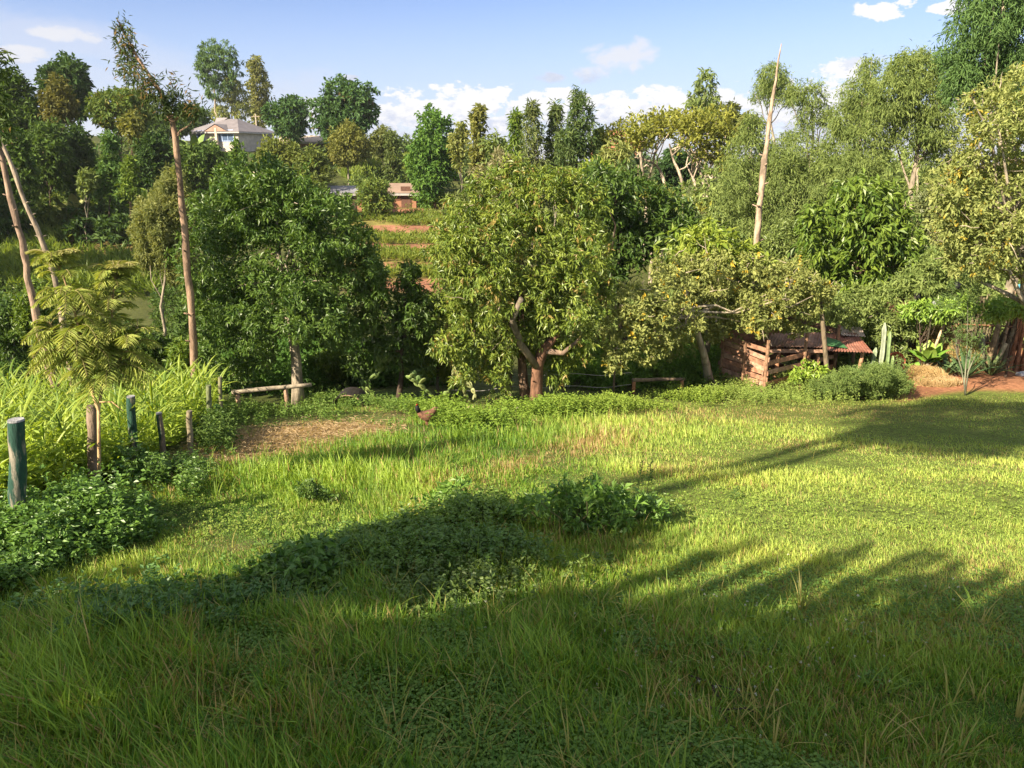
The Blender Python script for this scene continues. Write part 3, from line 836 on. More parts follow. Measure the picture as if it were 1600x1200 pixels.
V('lime_tree', 'soft green bushy tree under the right side of the mango tree beside the junk', 23.5,
  [(1450, 430, 30), (1420, 455, 26), (1480, 450, 26), (1390, 470, 26), (1345, 480, 28), (1310, 495, 28), (1430, 480, 22), (1370, 510, 22), (1470, 410, 22)],
  1400, EUC, (0.16, 0.06), 8, 0.8, 0.08, 'grey', 0.3, 0.4, m=M_DULL)

# eucalyptus grove on the right
EL = (0.22, 0.045)
def euc(label, y, lob, tx, r0=0.14, cov=0.75, col=EUC, bark='pale', L=EL, **k):
    return V('eucalyptus_tree', label, y, lob, tx, col, L, 10, cov, r0, bark, 0.85, 0.5, group='eucalyptus trees in the right hand grove', m=M_DULL, rad=0.25, **k)
euc('tallest eucalyptus with a dark dense top cut off by the upper right corner', 29, [(1515, 50, 34), (1560, 20, 42), (1600, 60, 46), (1530, 95, 38), (1575, 110, 40), (1500, 130, 26), (1540, 150, 34), (1610, 150, 50), (1640, 40, 60), (1560, -40, 50), (1490, 95, 20)], 1585, 0.2, 0.8, ((0.05, 0.10, 0.03), (0.12, 0.2, 0.055)))
euc('broad eucalyptus whose twin cream trunks show low through its foliage', 34, [(1415, 115, 30), (1445, 105, 24), (1395, 150, 36), (1440, 155, 36), (1475, 140, 24), (1375, 195, 36), (1425, 200, 34), (1465, 200, 30), (1470, 250, 28), (1350, 235, 34), (1350, 285, 36), (1455, 300, 26), (1480, 330, 24)], 1418, 0.17)
euc('smaller eucalyptus with a pointed spire top left of the broad one', 36, [(1357, 112, 13, 20), (1345, 150, 24), (1325, 190, 30), (1365, 180, 24), (1310, 235, 32), (1295, 285, 32), (1330, 300, 36), (1290, 330, 26), (1390, 320, 30)], 1330)
euc('slender arching eucalyptus bending its narrow crown to the right against the white cloud', 40, [(1248, 142, 16), (1268, 150, 18), (1284, 170, 15), (1290, 190, 9), (1258, 185, 16), (1250, 225, 26), (1275, 260, 26), (1245, 285, 32), (1270, 320, 30), (1235, 340, 30)], 1262, 0.12)
euc('spindly eucalyptus with a small tuft crown partly hidden by the tall bare pole', 42, [(1207, 122, 20), (1222, 138, 16), (1195, 138, 11), (1180, 150, 6), (1232, 152, 10), (1205, 150, 14)], 1198, 0.11, 0.9, bark='pale', fork=0.8, limbs=4)
euc('leafy young eucalyptus just left of the tall bare pole', 38, [(1178, 200, 20), (1165, 235, 30), (1190, 255, 30), (1160, 285, 34), (1200, 310, 36), (1150, 330, 34), (1185, 360, 34), (1145, 375, 24)], 1172, 0.12)
euc('young eucalyptus filling the gap right of the tall bare pole', 37, [(1225, 240, 22), (1222, 290, 28), (1240, 330, 28), (1215, 370, 30), (1250, 390, 30), (1280, 370, 24)], 1232, 0.1)
euc('lone eucalyptus with a narrow tufted crown above the umbrella trees', 72, [(1103, 125, 15), (1098, 148, 17), (1085, 160, 11), (1112, 160, 14), (1105, 175, 12)], 1107, 0.2, 1.0, L=(0.5, 0.14), fork=0.75)
euc('far eucalyptus with a rounded open crown and forked trunk above the bungalow', 136, [(330, 82, 18), (350, 88, 20), (318, 100, 12), (362, 105, 15), (332, 112, 17), (352, 125, 15), (318, 120, 9), (335, 140, 12)], 345, 0.22, 1.0, ((0.05, 0.1, 0.035), (0.12, 0.19, 0.06)), L=(0.6, 0.18), fork=0.6)
euc('thin yellowish eucalyptus leaning out behind the bungalow roof', 138, [(362, 135, 14), (372, 150, 16), (355, 165, 16), (378, 175, 14), (345, 178, 12)], 362, 0.15, 0.8, PALE, L=(0.6, 0.18))

# umbrella trees
def acacia(label, y, lob, stems, col=GOLD):
    blobs = pxblobs(lob, y, 0.9, flat=0.8)
    fx = np.mean([s[0][0] for s in stems])
    base = np.array([gx(fx, y), y, 0.0]); base[2] = H(base[0], base[1])
    root = thing('umbrella_tree', label, 'tree', base, 'flat topped umbrella trees on the far bank')
    mb = MB()
    for s in stems:
        pts = [P3(px, py, y + rng.uniform(-.8, .8)) for px, py in s]
        if s[0][2:] != () or True:
            g = pts[0].copy(); g[2] = H(g[0], g[1]) - 0.2
            pts = [g] + pts if len(s) > 3 else pts
        pts = np.array(pts); tt = np.linspace(0, len(pts) - 1, 12)
        pts = np.stack([np.interp(tt, np.arange(len(pts)), pts[:, i]) for i in range(3)], 1)
        tube(mb, pts, np.linspace(0.13, 0.05, 12) if len(s) > 3 else np.linspace(0.08, 0.03, 12), 7, (0.34, 0.28, 0.21), cap=False)
        for b in blobs[rng.permutation(len(blobs))[:4]]:
            tube(mb, wander(pts[rng.integers(6, 12)], b[:3], 5, 0.1), np.linspace(0.05, 0.02, 5), 5, (0.42, 0.34, 0.26), cap=False)
    mb.build('trunk', M_BARK, root, smooth=True)
    cb = MB(); foliage(cb, blobs, 0.30, 0.13, 8, 0.8, col[0], col[1], 0.0, 0.5, 0.3)
    cb.build('crown', M_DULL, root)
acacia('umbrella tree with golden flat crown and crooked pale stems, left of the pair', 50,
       [(970, 205, 18), (995, 200, 20), (1025, 195, 18), (950, 215, 12), (1010, 215, 18), (1040, 205, 14), (985, 225, 14), (1060, 185, 14), (1035, 182, 12)],
       [((1012, 290), (1004, 268), (1000, 240), (1005, 212)), ((1040, 290), (1030, 262), (1012, 250), (992, 246)), ((1012, 288), (1018, 265), (1022, 240))])
acacia('larger umbrella tree with many forking pale trunks, right of the pair', 48,
       [(1090, 195, 22), (1120, 190, 22), (1075, 215, 18), (1105, 215, 22), (1135, 210, 20), (1145, 225, 14), (1110, 240, 18), (1130, 250, 14), (1085, 190, 18), (1060, 200, 16)],
       [((1100, 325), (1100, 285), (1092, 262), (1085, 240)), ((1102, 320), (1110, 285), (1118, 258), (1130, 235)), ((1070, 300), (1062, 270), (1052, 250), (1046, 225)),
        ((1086, 320), (1087, 290), (1080, 270), (1086, 250)), ((1110, 285), (1125, 270), (1140, 262)), ((1100, 280), (1108, 262), (1116, 255))])
acacia('low young umbrella tree with a small mustard crown in front of the pair', 44,
       [(1010, 300, 14, 8), (1030, 302, 14, 8), (1045, 312, 12, 7), (995, 310, 10, 7)], [((1022, 330), (1020, 318), (1018, 310), (1018, 305))])
acacia('flat mustard green shrub tree at the foot of the forking trunks', 43,
       [(1070, 318, 14, 7), (1092, 328, 14, 7), (1110, 335, 12, 7)], [((1088, 345), (1088, 338), (1088, 332), (1088, 330))])

# mid distance specimens: (name, label, y, cx, half width, top, bottom, habit, colours, leaf, cover, bark, extra)
S1, S2 = (0.42, 0.20), (0.60, 0.30)
TR = [
 ('fir_tree', 'pointed dark fir like tree against the sky, tallest of the conifers', 48, 905, 48, 147, 252, 'fir', ((0.04, 0.08, 0.025), (0.12, 0.16, 0.045)), (0.4, 0.09), 0.9, 'dark', {}),
 ('cypress_tree', 'wispy cypress with a crooked thin spire, leftmost of the conifer group', 49, 832, 27, 165, 262, 'fir', ((0.06, 0.10, 0.03), (0.18, 0.2, 0.07)), (0.4, 0.09), 0.75, 'grey', {}),
 ('cypress_tree', 'scruffy cypress squeezed between the wispy one and the dark fir', 50, 868, 24, 162, 262, 'fir', ((0.05, 0.09, 0.03), (0.14, 0.17, 0.05)), (0.4, 0.09), 0.75, 'grey', {}),
 ('cypress_tree', 'short drooping cypress leaning on the left of the conifer group', 50, 806, 16, 180, 262, 'fir', MID, (0.4, 0.09), 0.8, 'grey', {}),
 ('conifer_tree', 'small dark conifer in front of the orange house', 50, 938, 15, 205, 256, 'fir', MID, (0.35, 0.1), 0.9, 'dark', {}),
 ('fig_tree', 'rounded bright green tree standing alone above the red earth terraces', 72, 680, 44, 178, 322, 'dense', ((0.045, 0.11, 0.02), (0.12, 0.21, 0.035)), S1, 1.1, 'brown', {}),
 ('poplar_tree', 'tall yellowish poplar rising behind the round green tree', 62, 748, 14, 164, 262, 'column', OLV, S1, 1.0, 'grey', {}),
 ('acacia_tree', 'loose grey green tree leaning against the right side of the yellow poplar', 60, 772, 28, 195, 285, 'airy', EUC, S1, 0.9, 'pale', {}),
 ('dead_branch_tree', 'nearly leafless grey twiggy tree between the round tree and the poplar', 64, 718, 14, 186, 262, 'airy', PALE, S1, 0.25, 'grey', dict(limbs=14)),
 ('croton_tree', 'big dark domed tree on the skyline right of the bungalow', 100, 541, 49, 124, 222, 'dense', ((0.03, 0.075, 0.025), (0.08, 0.145, 0.04)), S2, 1.15, 'grey', dict(accent=((0.22, 0.16, 0.1), 0.03))),
 ('croton_tree', 'second dark domed tree directly right of the bungalow roof', 106, 448, 36, 150, 222, 'dense', ((0.03, 0.075, 0.025), (0.08, 0.145, 0.04)), S2, 1.1, 'grey', {}),
 ('poplar_tree', 'pale gold poplar standing behind the bungalow roof ridge', 146, 402, 21, 98, 205, 'column', ((0.10, 0.12, 0.03), (0.22, 0.22, 0.07)), S2, 1.0, 'grey', {}),
 ('guava_tree', 'olive domed tree above the little bright maize field', 86, 545, 34, 198, 262, 'round', OLV, S1, 1.0, 'grey', {}),
 ('guava_tree', 'dull twiggy tree just right of the olive domed one on the skyline', 92, 598, 22, 196, 248, 'round', ((0.07, 0.09, 0.025), (0.15, 0.17, 0.05)), S1, 0.9, 'grey', {}),
 ('cypress_tree', 'narrow dark cypress leaning beside the little bright maize field', 82, 613, 15, 208, 285, 'column', ((0.05, 0.08, 0.02), (0.13, 0.16, 0.045)), S1, 1.0, 'dark', {}),
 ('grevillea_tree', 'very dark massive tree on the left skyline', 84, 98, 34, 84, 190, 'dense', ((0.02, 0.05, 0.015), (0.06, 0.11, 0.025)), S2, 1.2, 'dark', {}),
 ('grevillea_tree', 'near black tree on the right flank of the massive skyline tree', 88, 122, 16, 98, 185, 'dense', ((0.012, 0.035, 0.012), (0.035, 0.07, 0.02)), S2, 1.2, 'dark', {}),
 ('mango_tree', 'deep green tree at the left edge below the skyline', 70, 22, 42, 112, 205, 'dense', DK, S1, 1.1, 'dark', {}),
 ('guava_tree', 'brownish olive tree with a rounded top in front of the massive dark one', 68, 90, 26, 118, 195, 'dense', ((0.07, 0.08, 0.02), (0.15, 0.14, 0.035)), S1, 1.0, 'brown', {}),
 ('macadamia_tree', 'bushy tree with an olive gold side left of the bent conifer', 76, 190, 50, 138, 210, 'round', ((0.05, 0.10, 0.02), (0.14, 0.18, 0.035)), S1, 1.1, 'brown', dict(accent=((0.22, 0.2, 0.04), 0.2))),
 ('guava_tree', 'small khaki weeping shrub tree under the bushy olive gold one', 66, 203, 17, 176, 222, 'round', OLV, S1, 1.0, 'brown', {}),
 ('loquat_tree', 'shaded pyramid shaped tree standing at the top of the dark maize terraces', 58, 172, 28, 212, 306, 'cone', ((0.035, 0.085, 0.02), (0.10, 0.17, 0.035)), (0.42, 0.18), 1.1, 'dark', {}),
 ('loquat_tree', 'shaded leafy sapling right of the pyramid shaped tree', 57, 203, 15, 248, 312, 'cone', MID, (0.4, 0.16), 0.9, 'dark', {}),
 ('castor_bush', 'pale leaved little bush left of the pyramid shaped tree', 57, 136, 14, 266, 306, 'airy', EUC, (0.4, 0.2), 1.2, 'grey', {}),
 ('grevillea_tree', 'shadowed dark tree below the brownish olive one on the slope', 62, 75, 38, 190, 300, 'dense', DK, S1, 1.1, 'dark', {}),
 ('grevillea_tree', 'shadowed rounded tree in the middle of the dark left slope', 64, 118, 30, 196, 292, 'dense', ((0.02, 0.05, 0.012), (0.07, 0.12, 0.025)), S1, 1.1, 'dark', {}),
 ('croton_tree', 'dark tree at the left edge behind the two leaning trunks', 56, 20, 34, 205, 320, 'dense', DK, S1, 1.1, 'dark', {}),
 ('croton_tree', 'dark wide tree in front of the left wall of the bungalow', 74, 330, 36, 228, 280, 'dense', DK, S1, 1.1, 'dark', {}),
 ('mango_tree', 'black green tree directly left of the bent conifer trunk', 66, 240, 34, 212, 290, 'dense', ((0.02, 0.05, 0.012), (0.06, 0.11, 0.02)), S1, 1.1, 'dark', {}),
 ('macadamia_tree', 'feathery conical tree in front of the bungalow windows', 66, 372, 27, 226, 300, 'cone', ((0.035, 0.085, 0.015), (0.12, 0.18, 0.03)), S1, 1.1, 'brown', {}),
 ('guava_tree', 'wide olive bush tree right of the conical one below the bungalow', 72, 438, 40, 218, 282, 'round', ((0.07, 0.10, 0.02), (0.18, 0.20, 0.045)), S1, 1.05, 'brown', {}),
 ('guava_tree', 'mottled olive tree in front of the long low roof', 70, 492, 30, 232, 300, 'round', ((0.06, 0.09, 0.02), (0.16, 0.19, 0.04)), S1, 1.0, 'brown', {}),
 ('lemon_tree', 'bright rounded shrub tree between the mud hut and the brick house', 68, 588, 28, 278, 336, 'round', ((0.06, 0.11, 0.02), (0.18, 0.22, 0.045)), (0.34, 0.14), 1.0, 'brown', dict(accent=((0.42, 0.32, 0.05), 0.03))),
 ('macadamia_tree', 'dark leafy tree top peeking over the left avocado crown', 34, 430, 42, 262, 330, 'round', MID, (0.28, 0.1), 1.0, 'brown', {}),
 ('croton_tree', 'dusky tree filling the gap left of the conical feathery one', 62, 300, 26, 225, 310, 'dense', ((0.04, 0.08, 0.015), (0.11, 0.16, 0.03)), S1, 1.0, 'dark', {}),
 ('guava_tree', 'grey pink twiggy bush below the conifer group', 44, 775, 42, 232, 300, 'airy', ((0.13, 0.13, 0.06), (0.26, 0.24, 0.13)), (0.3, 0.12), 0.9, 'pale', dict(limbs=16)),
 ('macadamia_tree', 'sunny green tree top under the dark fir', 34, 925, 40, 258, 320, 'round', LIT, (0.28, 0.1), 1.0, 'brown', {}),
 ('macadamia_tree', 'light green feathery tree rising left of the umbrella trees', 46, 958, 34, 215, 310, 'airy', PALE, (0.34, 0.13), 1.4, 'pale', {}),
 ('croton_tree', 'dark round tree seen between the umbrella tree trunks', 62, 1058, 34, 232, 300, 'dense', ((0.02, 0.05, 0.015), (0.06, 0.11, 0.03)), S1, 1.1, 'dark', {}),
 ('croton_tree', 'small dark rounded tree right of the tufted lone eucalyptus', 66, 1140, 19, 163, 215, 'round', ((0.06, 0.08, 0.025), (0.14, 0.15, 0.05)), S1, 1.0, 'brown', {}),
 ('guava_tree', 'brown tinged crown nestled beside the small dark rounded tree', 60, 1166, 16, 180, 225, 'round', OLV, S1, 0.9, 'brown', {}),
 ('olive_tree', 'grey green bush tree at the foot of the tall bare pole', 30, 1120, 36, 330, 410, 'round', EUC, (0.2, 0.07), 0.8, 'grey', {}),
 ('olive_tree', 'soft grey green bush right behind the tall bare pole', 31, 1232, 40, 350, 440, 'round', EUC, (0.2, 0.07), 0.9, 'grey', {}),
 ('olive_tree', 'pale reedy bush between the eucalyptus trunks and the mango tree', 30, 1455, 34, 300, 400, 'round', ((0.09, 0.12, 0.04), (0.2, 0.22, 0.09)), (0.2, 0.07), 0.8, 'grey', {}),
 ('olive_tree', 'pale fine leaved shrub below the umbrella trees', 36, 1068, 40, 335, 385, 'round', ((0.08, 0.12, 0.04), (0.18, 0.21, 0.08)), (0.22, 0.08), 0.9, 'grey', {}),
 ('mango_tree', 'far dark tree on the ridge behind the left end of the bungalow', 150, 300, 30, 165, 205, 'dense', DK, S2, 1.1, 'dark', {}),
 ('mango_tree', 'low far dark tree at the ridge behind the banana clump', 120, 262, 30, 180, 215, 'dense', DK, S2, 1.1, 'dark', {}),
 ('feathery_tree', 'tall pale feathery tree standing just left of the avocado behind the bent conifer', 25, 248, 60, 232, 520, 'airy', ((0.11, 0.14, 0.045), (0.25, 0.26, 0.095)), (0.15, 0.035), 2.2, 'pale', dict(k_=12)),
 ('coffee_bush', 'dark bush in the shade left of the feathery pale tree', 22, 20, 46, 470, 560, 'round', DK, (0.16, 0.06), 0.9, 'dark', {}),
 ('coffee_bush', 'dark leafy bush behind the sapling and the leaning trunks', 21, 60, 30, 440, 540, 'round', MID, (0.16, 0.06), 0.6, 'dark', {}),
 ('coffee_bush', 'glossy dark bush under the left avocado beside the bent conifer', 20, 235, 40, 525, 575, 'round', DK, (0.15, 0.06), 0.9, 'dark', {}),
 ('coffee_bush', 'sunlit bush under the low branches of the left avocado', 19.2, 300, 30, 530, 585, 'round', MID, (0.15, 0.06), 0.9, 'dark', {}),
 ('coffee_bush', 'dark bush seen through the gap under the yellow green avocado', 23, 900, 44, 545, 610, 'round', MID, (0.15, 0.05), 0.8, 'dark', {}),
 ('coffee_bush', 'shadowed bush behind the low timber gate rail', 22, 1030, 50, 560, 612, 'round', MID, (0.15, 0.05), 0.8, 'dark', {}),
 ('coffee_bush', 'dim bush between the trough and the avocado trunk', 21, 520, 40, 545, 600, 'round', MID, (0.15, 0.05), 0.8, 'dark', {}),
 ('shrub', 'pale sunlit shrub beside the prickly pear under the yellow green avocado', 20, 685, 34, 500, 600, 'airy', LIT, (0.13, 0.05), 1.3, 'grey', {}),
]
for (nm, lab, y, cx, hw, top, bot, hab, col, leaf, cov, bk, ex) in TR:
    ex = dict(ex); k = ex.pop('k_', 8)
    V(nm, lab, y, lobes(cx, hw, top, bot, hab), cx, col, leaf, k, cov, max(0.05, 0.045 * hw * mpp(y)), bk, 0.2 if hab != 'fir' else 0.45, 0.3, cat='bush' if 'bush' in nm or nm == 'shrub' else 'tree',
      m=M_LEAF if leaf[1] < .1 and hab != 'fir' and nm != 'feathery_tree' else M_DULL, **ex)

# ------------------------------------------------------------------ pruned conifers: bare poles with a little foliage
def pole(name, label, y, px_pts, radii, bark, tufts=(), col=MID, stubs=10, leaf=(0.2, 0.05), cat='tree', cover=0.8):
    pts = [P3(a, b, y) for a, b in px_pts]
    g = np.array([gx(px_pts[0][0], y), y, 0.0]); g[2] = H(g[0], g[1]); pts[0] = g.copy(); pts[0][2] -= 0.1
    root = thing(name, label, cat, g)
    pts = np.array(pts); tt = np.linspace(0, len(pts) - 1, 26)
    q = np.stack([np.interp(tt, np.arange(len(pts)), pts[:, i]) for i in range(3)], 1); rr = np.interp(tt, np.arange(len(pts)), radii)
    q[1:-1] = (q[:-2] + 2 * q[1:-1] + q[2:]) / 4; q[1:-1] += rng.normal(size=(24, 3)) * 0.009
    mb = MB(); c = np.array(BARKS[bark]) if isinstance(bark, str) else np.array(bark)
    tube(mb, q, rr * (1 + 0.1 * rng.normal(size=26)), 9, c)
    for _ in range(stubs):
        i = rng.integers(2, 24); a = rng.uniform(0, 6.28)
        tube(mb, np.array([q[i], q[i] + np.array([math.cos(a), math.sin(a), 0.4]) * rr[i] * 2.2]), [rr[i] * 0.35, rr[i] * 0.18], 5, c * 0.8)
    mb.build('trunk', M_BARK, root, smooth=True)
    if len(tufts):
        b = pxblobs(tufts, y, 0.6, back=False)
        cb = MB(); foliage(cb, b, leaf[0], leaf[1], 10, cover, col[0], col[1], 0.25, 0.4, 0.15, accent=((0.26, 0.18, 0.08), 0.15))
        tb = MB()
        for k in b:
            i = np.argmin(np.linalg.norm(q - k[:3], axis=1)); i = max(0, i - 1)
            tube(tb, wander(q[i], k[:3], 5, 0.08), np.linspace(max(0.015, rr[i] * 0.4), 0.008, 5), 5, c * 0.9, cap=False)
        tb.build('branch', M_BARK, root)
        cb.build('crown', M_DULL, root)
pole('pruned_conifer', 'tall bent conifer stripped to a pole, its ragged top leaning left over the bungalow', 16.8,
     [(303, 590), (301, 500), (294, 430), (286, 340), (281, 280), (272, 195), (262, 165), (245, 135), (218, 95), (198, 60), (182, 28)], [0.08, 0.078, 0.075, 0.07, 0.062, 0.054, 0.048, 0.04, 0.03, 0.02, 0.01], (0.27, 0.18, 0.12),
     [(183, 32, 7, 10), (192, 48, 9, 12), (196, 70, 10), (206, 85, 10), (190, 68, 8, 6), (212, 104, 12), (200, 100, 10), (186, 104, 9, 6), (224, 120, 13), (208, 118, 10), (238, 132, 9), (222, 138, 10), (248, 155, 8), (262, 150, 10), (277, 132, 11, 15), (277, 148, 10), (272, 170, 16, 10),
      (292, 172, 14, 9), (310, 162, 10, 8), (250, 165, 13, 8), (258, 180, 10, 6), (312, 178, 10, 7), (236, 150, 10, 6)], ((0.03, 0.06, 0.022), (0.095, 0.12, 0.045)), 14, leaf=(0.15, 0.03), cover=0.9)
pole('pruned_conifer', 'leaning bare trunk at the left edge, its lower part dark and thick', 15.0,
     [(92, 640), (84, 590), (68, 540), (56, 490), (44, 430), (36, 380), (18, 315), (2, 240), (-16, 170), (-30, 100)], [0.085, 0.085, 0.075, 0.068, 0.063, 0.06, 0.055, 0.05, 0.04, 0.03], (0.26, 0.18, 0.13),
     [(0, 165, 12), (-12, 190, 20), (-20, 130, 18), (2, 90, 8), (-4, 110, 12), (-30, 160, 26), (-4, 205, 12), (-30, 90, 16)], ((0.04, 0.08, 0.02), (0.11, 0.14, 0.04)), 16)
pole('pruned_conifer', 'thinner paler bare trunk crossing behind the sapling at the left edge', 17.0,
     [(118, 600), (104, 540), (92, 460), (76, 400), (52, 345), (30, 290), (8, 235), (-14, 180), (-34, 120)], [0.068, 0.065, 0.06, 0.056, 0.052, 0.048, 0.044, 0.038, 0.03], (0.29, 0.23, 0.17),
     [(-20, 160, 14), (-34, 130, 20)], ((0.04, 0.08, 0.02), (0.11, 0.14, 0.04)), 16)
pole('bare_pole', 'very tall bare sun bleached trunk standing alone against the sky among the eucalyptus', 27.0,
     [(1178, 430), (1180, 400), (1184, 350), (1190, 300), (1194, 255), (1196, 240), (1202, 190), (1208, 150), (1215, 105), (1221, 68)], [0.15, 0.13, 0.115, 0.10, 0.11, 0.08, 0.068, 0.05, 0.036, 0.014], (0.36, 0.27, 0.19), stubs=18)

# papayas by the stick fence
for lab, y, lob, tx in (('papaya with a loose mop of bright light green leaves over the stick fence', 21.6, [(1545, 482, 15, 9), (1572, 478, 18, 10), (1595, 484, 16, 10), (1560, 492, 14, 8), (1615, 480, 16, 9)], 1570),
                   ('spindly papaya with a spiky crown of light leaves over the hay', 21.8, [(1480, 478, 12, 8), (1498, 472, 13, 10), (1515, 478, 11, 9), (1492, 488, 10, 7)], 1494),
                   ('low papaya with bright leaves spread above the broad leaved plants', 22.2, [(1420, 487, 13, 8), (1440, 482, 16, 9), (1462, 489, 13, 8), (1436, 494, 12, 6)], 1440),
                   ('leafy green shrub tree between the cactus stems and the thatch roof', 22.6, [(1390, 505, 16), (1405, 520, 16), (1385, 535, 14), (1418, 512, 12), (1400, 548, 14)], 1402)):
    V('papaya_tree' if 'papaya' in lab else 'shrub_tree', lab, y, lob, tx, ((0.10, 0.19, 0.03), (0.26, 0.36, 0.06)) if 'papaya' in lab else EUC, (0.17, 0.05), 9, 1.0, 0.035, 'dark', 0.35, 0.3, cat='small tree')

# ------------------------------------------------------------------ trees behind and beside the camera whose shade falls into the view
def hz(px, py):
    return hits(np.array([px], float), np.array([py], float))[0]
SH = np.array([math.sin(SUN_AZ), math.cos(SUN_AZ)])
TANE, COSE = math.tan(SUN_EL), math.cos(SUN_EL)

rng = np.random.default_rng(8)
def shade_trees():
    bound = np.array([(-400, 985), (0, 935), (200, 938), (370, 905), (450, 862), (560, 832), (700, 800), (800, 788), (950, 790), (1010, 850), (1060, 950), (1150, 1020), (1300, 1060), (1420, 1075), (1600, 1060), (1900, 1060)], float)
    n = 6000
    px = rng.uniform(-400, 1900, n); py = rng.uniform(760, 1500, n)
    ok = py > np.interp(px, bound[:, 0], bound[:, 1]) + np.interp(px, [0, 500, 900, 1100, 1600], [38, 44, 50, 60, 60])
    P = hits(px[ok], py[ok])
    # thin the points to an even spacing on the ground, as seen along the sun
    sel = []
    for p in P[rng.permutation(len(P))]:
        if all(((p[0] - q[0]) ** 2 + ((p[1] - q[1]) * 0.8) ** 2) > 0.62 for q in sel):
            sel.append(p)
        if len(sel) > 280:
            break
    gaps = [hz(930, 960), hz(700, 985), hz(1180, 1005), hz(1100, 1030), hz(1060, 960)]
    blobs = []
    for p in sel:
        if min(np.hypot(p[0] - g[0], p[1] - g[1]) for g in gaps) < 0.55:
            continue
        if p[1] < 5.2 and rng.uniform() < (0.10 if p[0] < 0 else 0.16):
            continue
        if p[0] > 1.2 and 4.2 < p[1] < 6.5 and rng.uniform() < 0.35:
            continue
        t = rng.uniform(12.5, 15.5)
        blobs.append([*(p + SUN * t), 0.66, 0.66, 0.46])
    spires = []
    tips = [((px_, np.interp(px_, [1040, 1150, 1300, 1450, 1660], [852, 866, 868, 872, 890]) + rng.normal() * 12), rng.uniform(1.9, 2.7)) for px_ in np.arange(1120, 1800, 50)]
    tips += [((px_, np.interp(px_, [1040, 1300, 1700], [905, 925, 945]) + rng.normal() * 14), rng.uniform(1.2, 1.9)) for px_ in np.arange(1140, 1800, 62)]
    tips += [((px_, np.interp(px_, [900, 1300, 1700], [965, 990, 1010]) + rng.normal() * 14), rng.uniform(0.8, 1.3)) for px_ in np.arange(980, 1700, 80)]
    for tip, ln in tips:
        t = rng.uniform(12, 14)
        top = hz(*tip) + SUN * t
        for k in range(9):
            z = k / 8 * ln
            spires.append([top[0] + rng.normal() * 0.04, top[1] + rng.normal() * 0.04, top[2] - z - 0.1, 0.02 + 0.028 * z, 0.02 + 0.028 * z, 0.2])
    blobs = np.array(blobs); spires = np.array(spires)
    # share the foliage out among four trees standing in a row
    cen = np.array([[-11.5, -3.5], [-8.5, -5.5], [-5.5, -7.5], [-2.0, -9.5], [-14.5, -1.5]])
    labs = ['broad shade tree standing behind the viewpoint, first of a row', 'bushy shade tree standing behind the viewpoint in mid row', 'shade tree with many upright shoots standing behind the viewpoint',
            'last shade tree of the row behind the viewpoint', 'shade tree behind the viewpoint nearest the maize plot']
    for i, c in enumerate(cen):
        def mine(b):
            return b[np.argmin(((b[:, None, :2] - cen[None]) ** 2).sum(-1), 1) == i] if len(b) else b
        mb_, ms = mine(blobs), mine(spires)
        if len(mb_) == 0:
            continue
        base = np.array([c[0], c[1], float(H(c[0], c[1]))])
        root = thing('shade_tree', labs[i], 'tree', base, 'row of shade trees behind the viewpoint')
        tb = MB(); wood(tb, base, mb_, 0.16, 'brown', 0.3, 8); 
        for s in ms[::9]:
            j = mb_[np.argmin(((mb_[:, :3] - s[:3]) ** 2).sum(1))]
            tube(tb, np.array([j[:3], s[:3] - [0, 0, 1.0], s[:3]]), [0.04, 0.03, 0.01], 5, BARKS['brown'])
        tb.build('trunk', M_BARK, root, smooth=True)
        cb = MB(); foliage(cb, mb_, 0.22, 0.11, 8, 1.25, MID[0], MID[1], 0.1, 0.15, 0.15, inner=0.3)
        if len(ms):
            foliage(cb, ms, 0.07, 0.035, 6, 3.4, MID[0], MID[1], 0.0, 0.0, 0.05, inner=0.2)
        cb.build('crown', M_DULL, root)
shade_trees()

def tall_caster():
    A = hz(1045, 768); A2 = hz(1050, 742)
    back = 24.0
    b1 = A[:2] + SH * back; b2 = A2[:2] + SH * (back + 1.5)
    tg = [(1385, 645), (1430, 640), (1480, 632), (1530, 632), (1590, 632), (1640, 640), (1700, 640), (1410, 668), (1455, 678), (1500, 690), (1550, 690), (1600, 690), (1650, 685), (1720, 680), (1590, 660), (1640, 665), (1450, 655), (1800, 650), (1800, 680), (1560, 640)]
    blobs = []
    for px, py in tg:
        p = hz(px, py); s = -(p[:2] - b1) @ SH
        t = s / COSE + rng.uniform(-1.0, 1.0)
        blobs.append([*(p + SUN * t), 0.85, 0.85, 0.36])
    blobs = np.array(blobs)
    base = np.array([*b1, float(H(*b1))])
    root = thing('pole_tree', 'tall twin stemmed tree far behind the viewpoint whose thin trunk shadows cross the lawn', 'tree', base)
    tb = MB(); cen = blobs[:, :3].mean(0)
    for b in (b1, b2):
        h = blobs[:, 2].min()
        g = np.array([*b, float(H(*b))])
        top = np.array([b[0] + 0.1, b[1] + 0.1, h])
        tube(tb, wander(g, top, 9, 0.01), np.linspace(0.17, 0.13, 9), 9, BARKS['grey'])
        for k in blobs[rng.permutation(len(blobs))[:9]]:
            tube(tb, wander(top - [0, 0, 0.5], k[:3], 5, 0.05), np.linspace(0.15, 0.03, 5), 6, BARKS['grey'], cap=False)
    tb.build('trunk', M_BARK, root, smooth=True)
    cb = MB(); foliage(cb, blobs, 0.45, 0.22, 8, 0.9, MID[0], MID[1], 0.2, 0.2, 0.3, inner=0.3)
    cb.build('crown', M_DULL, root)
tall_caster()


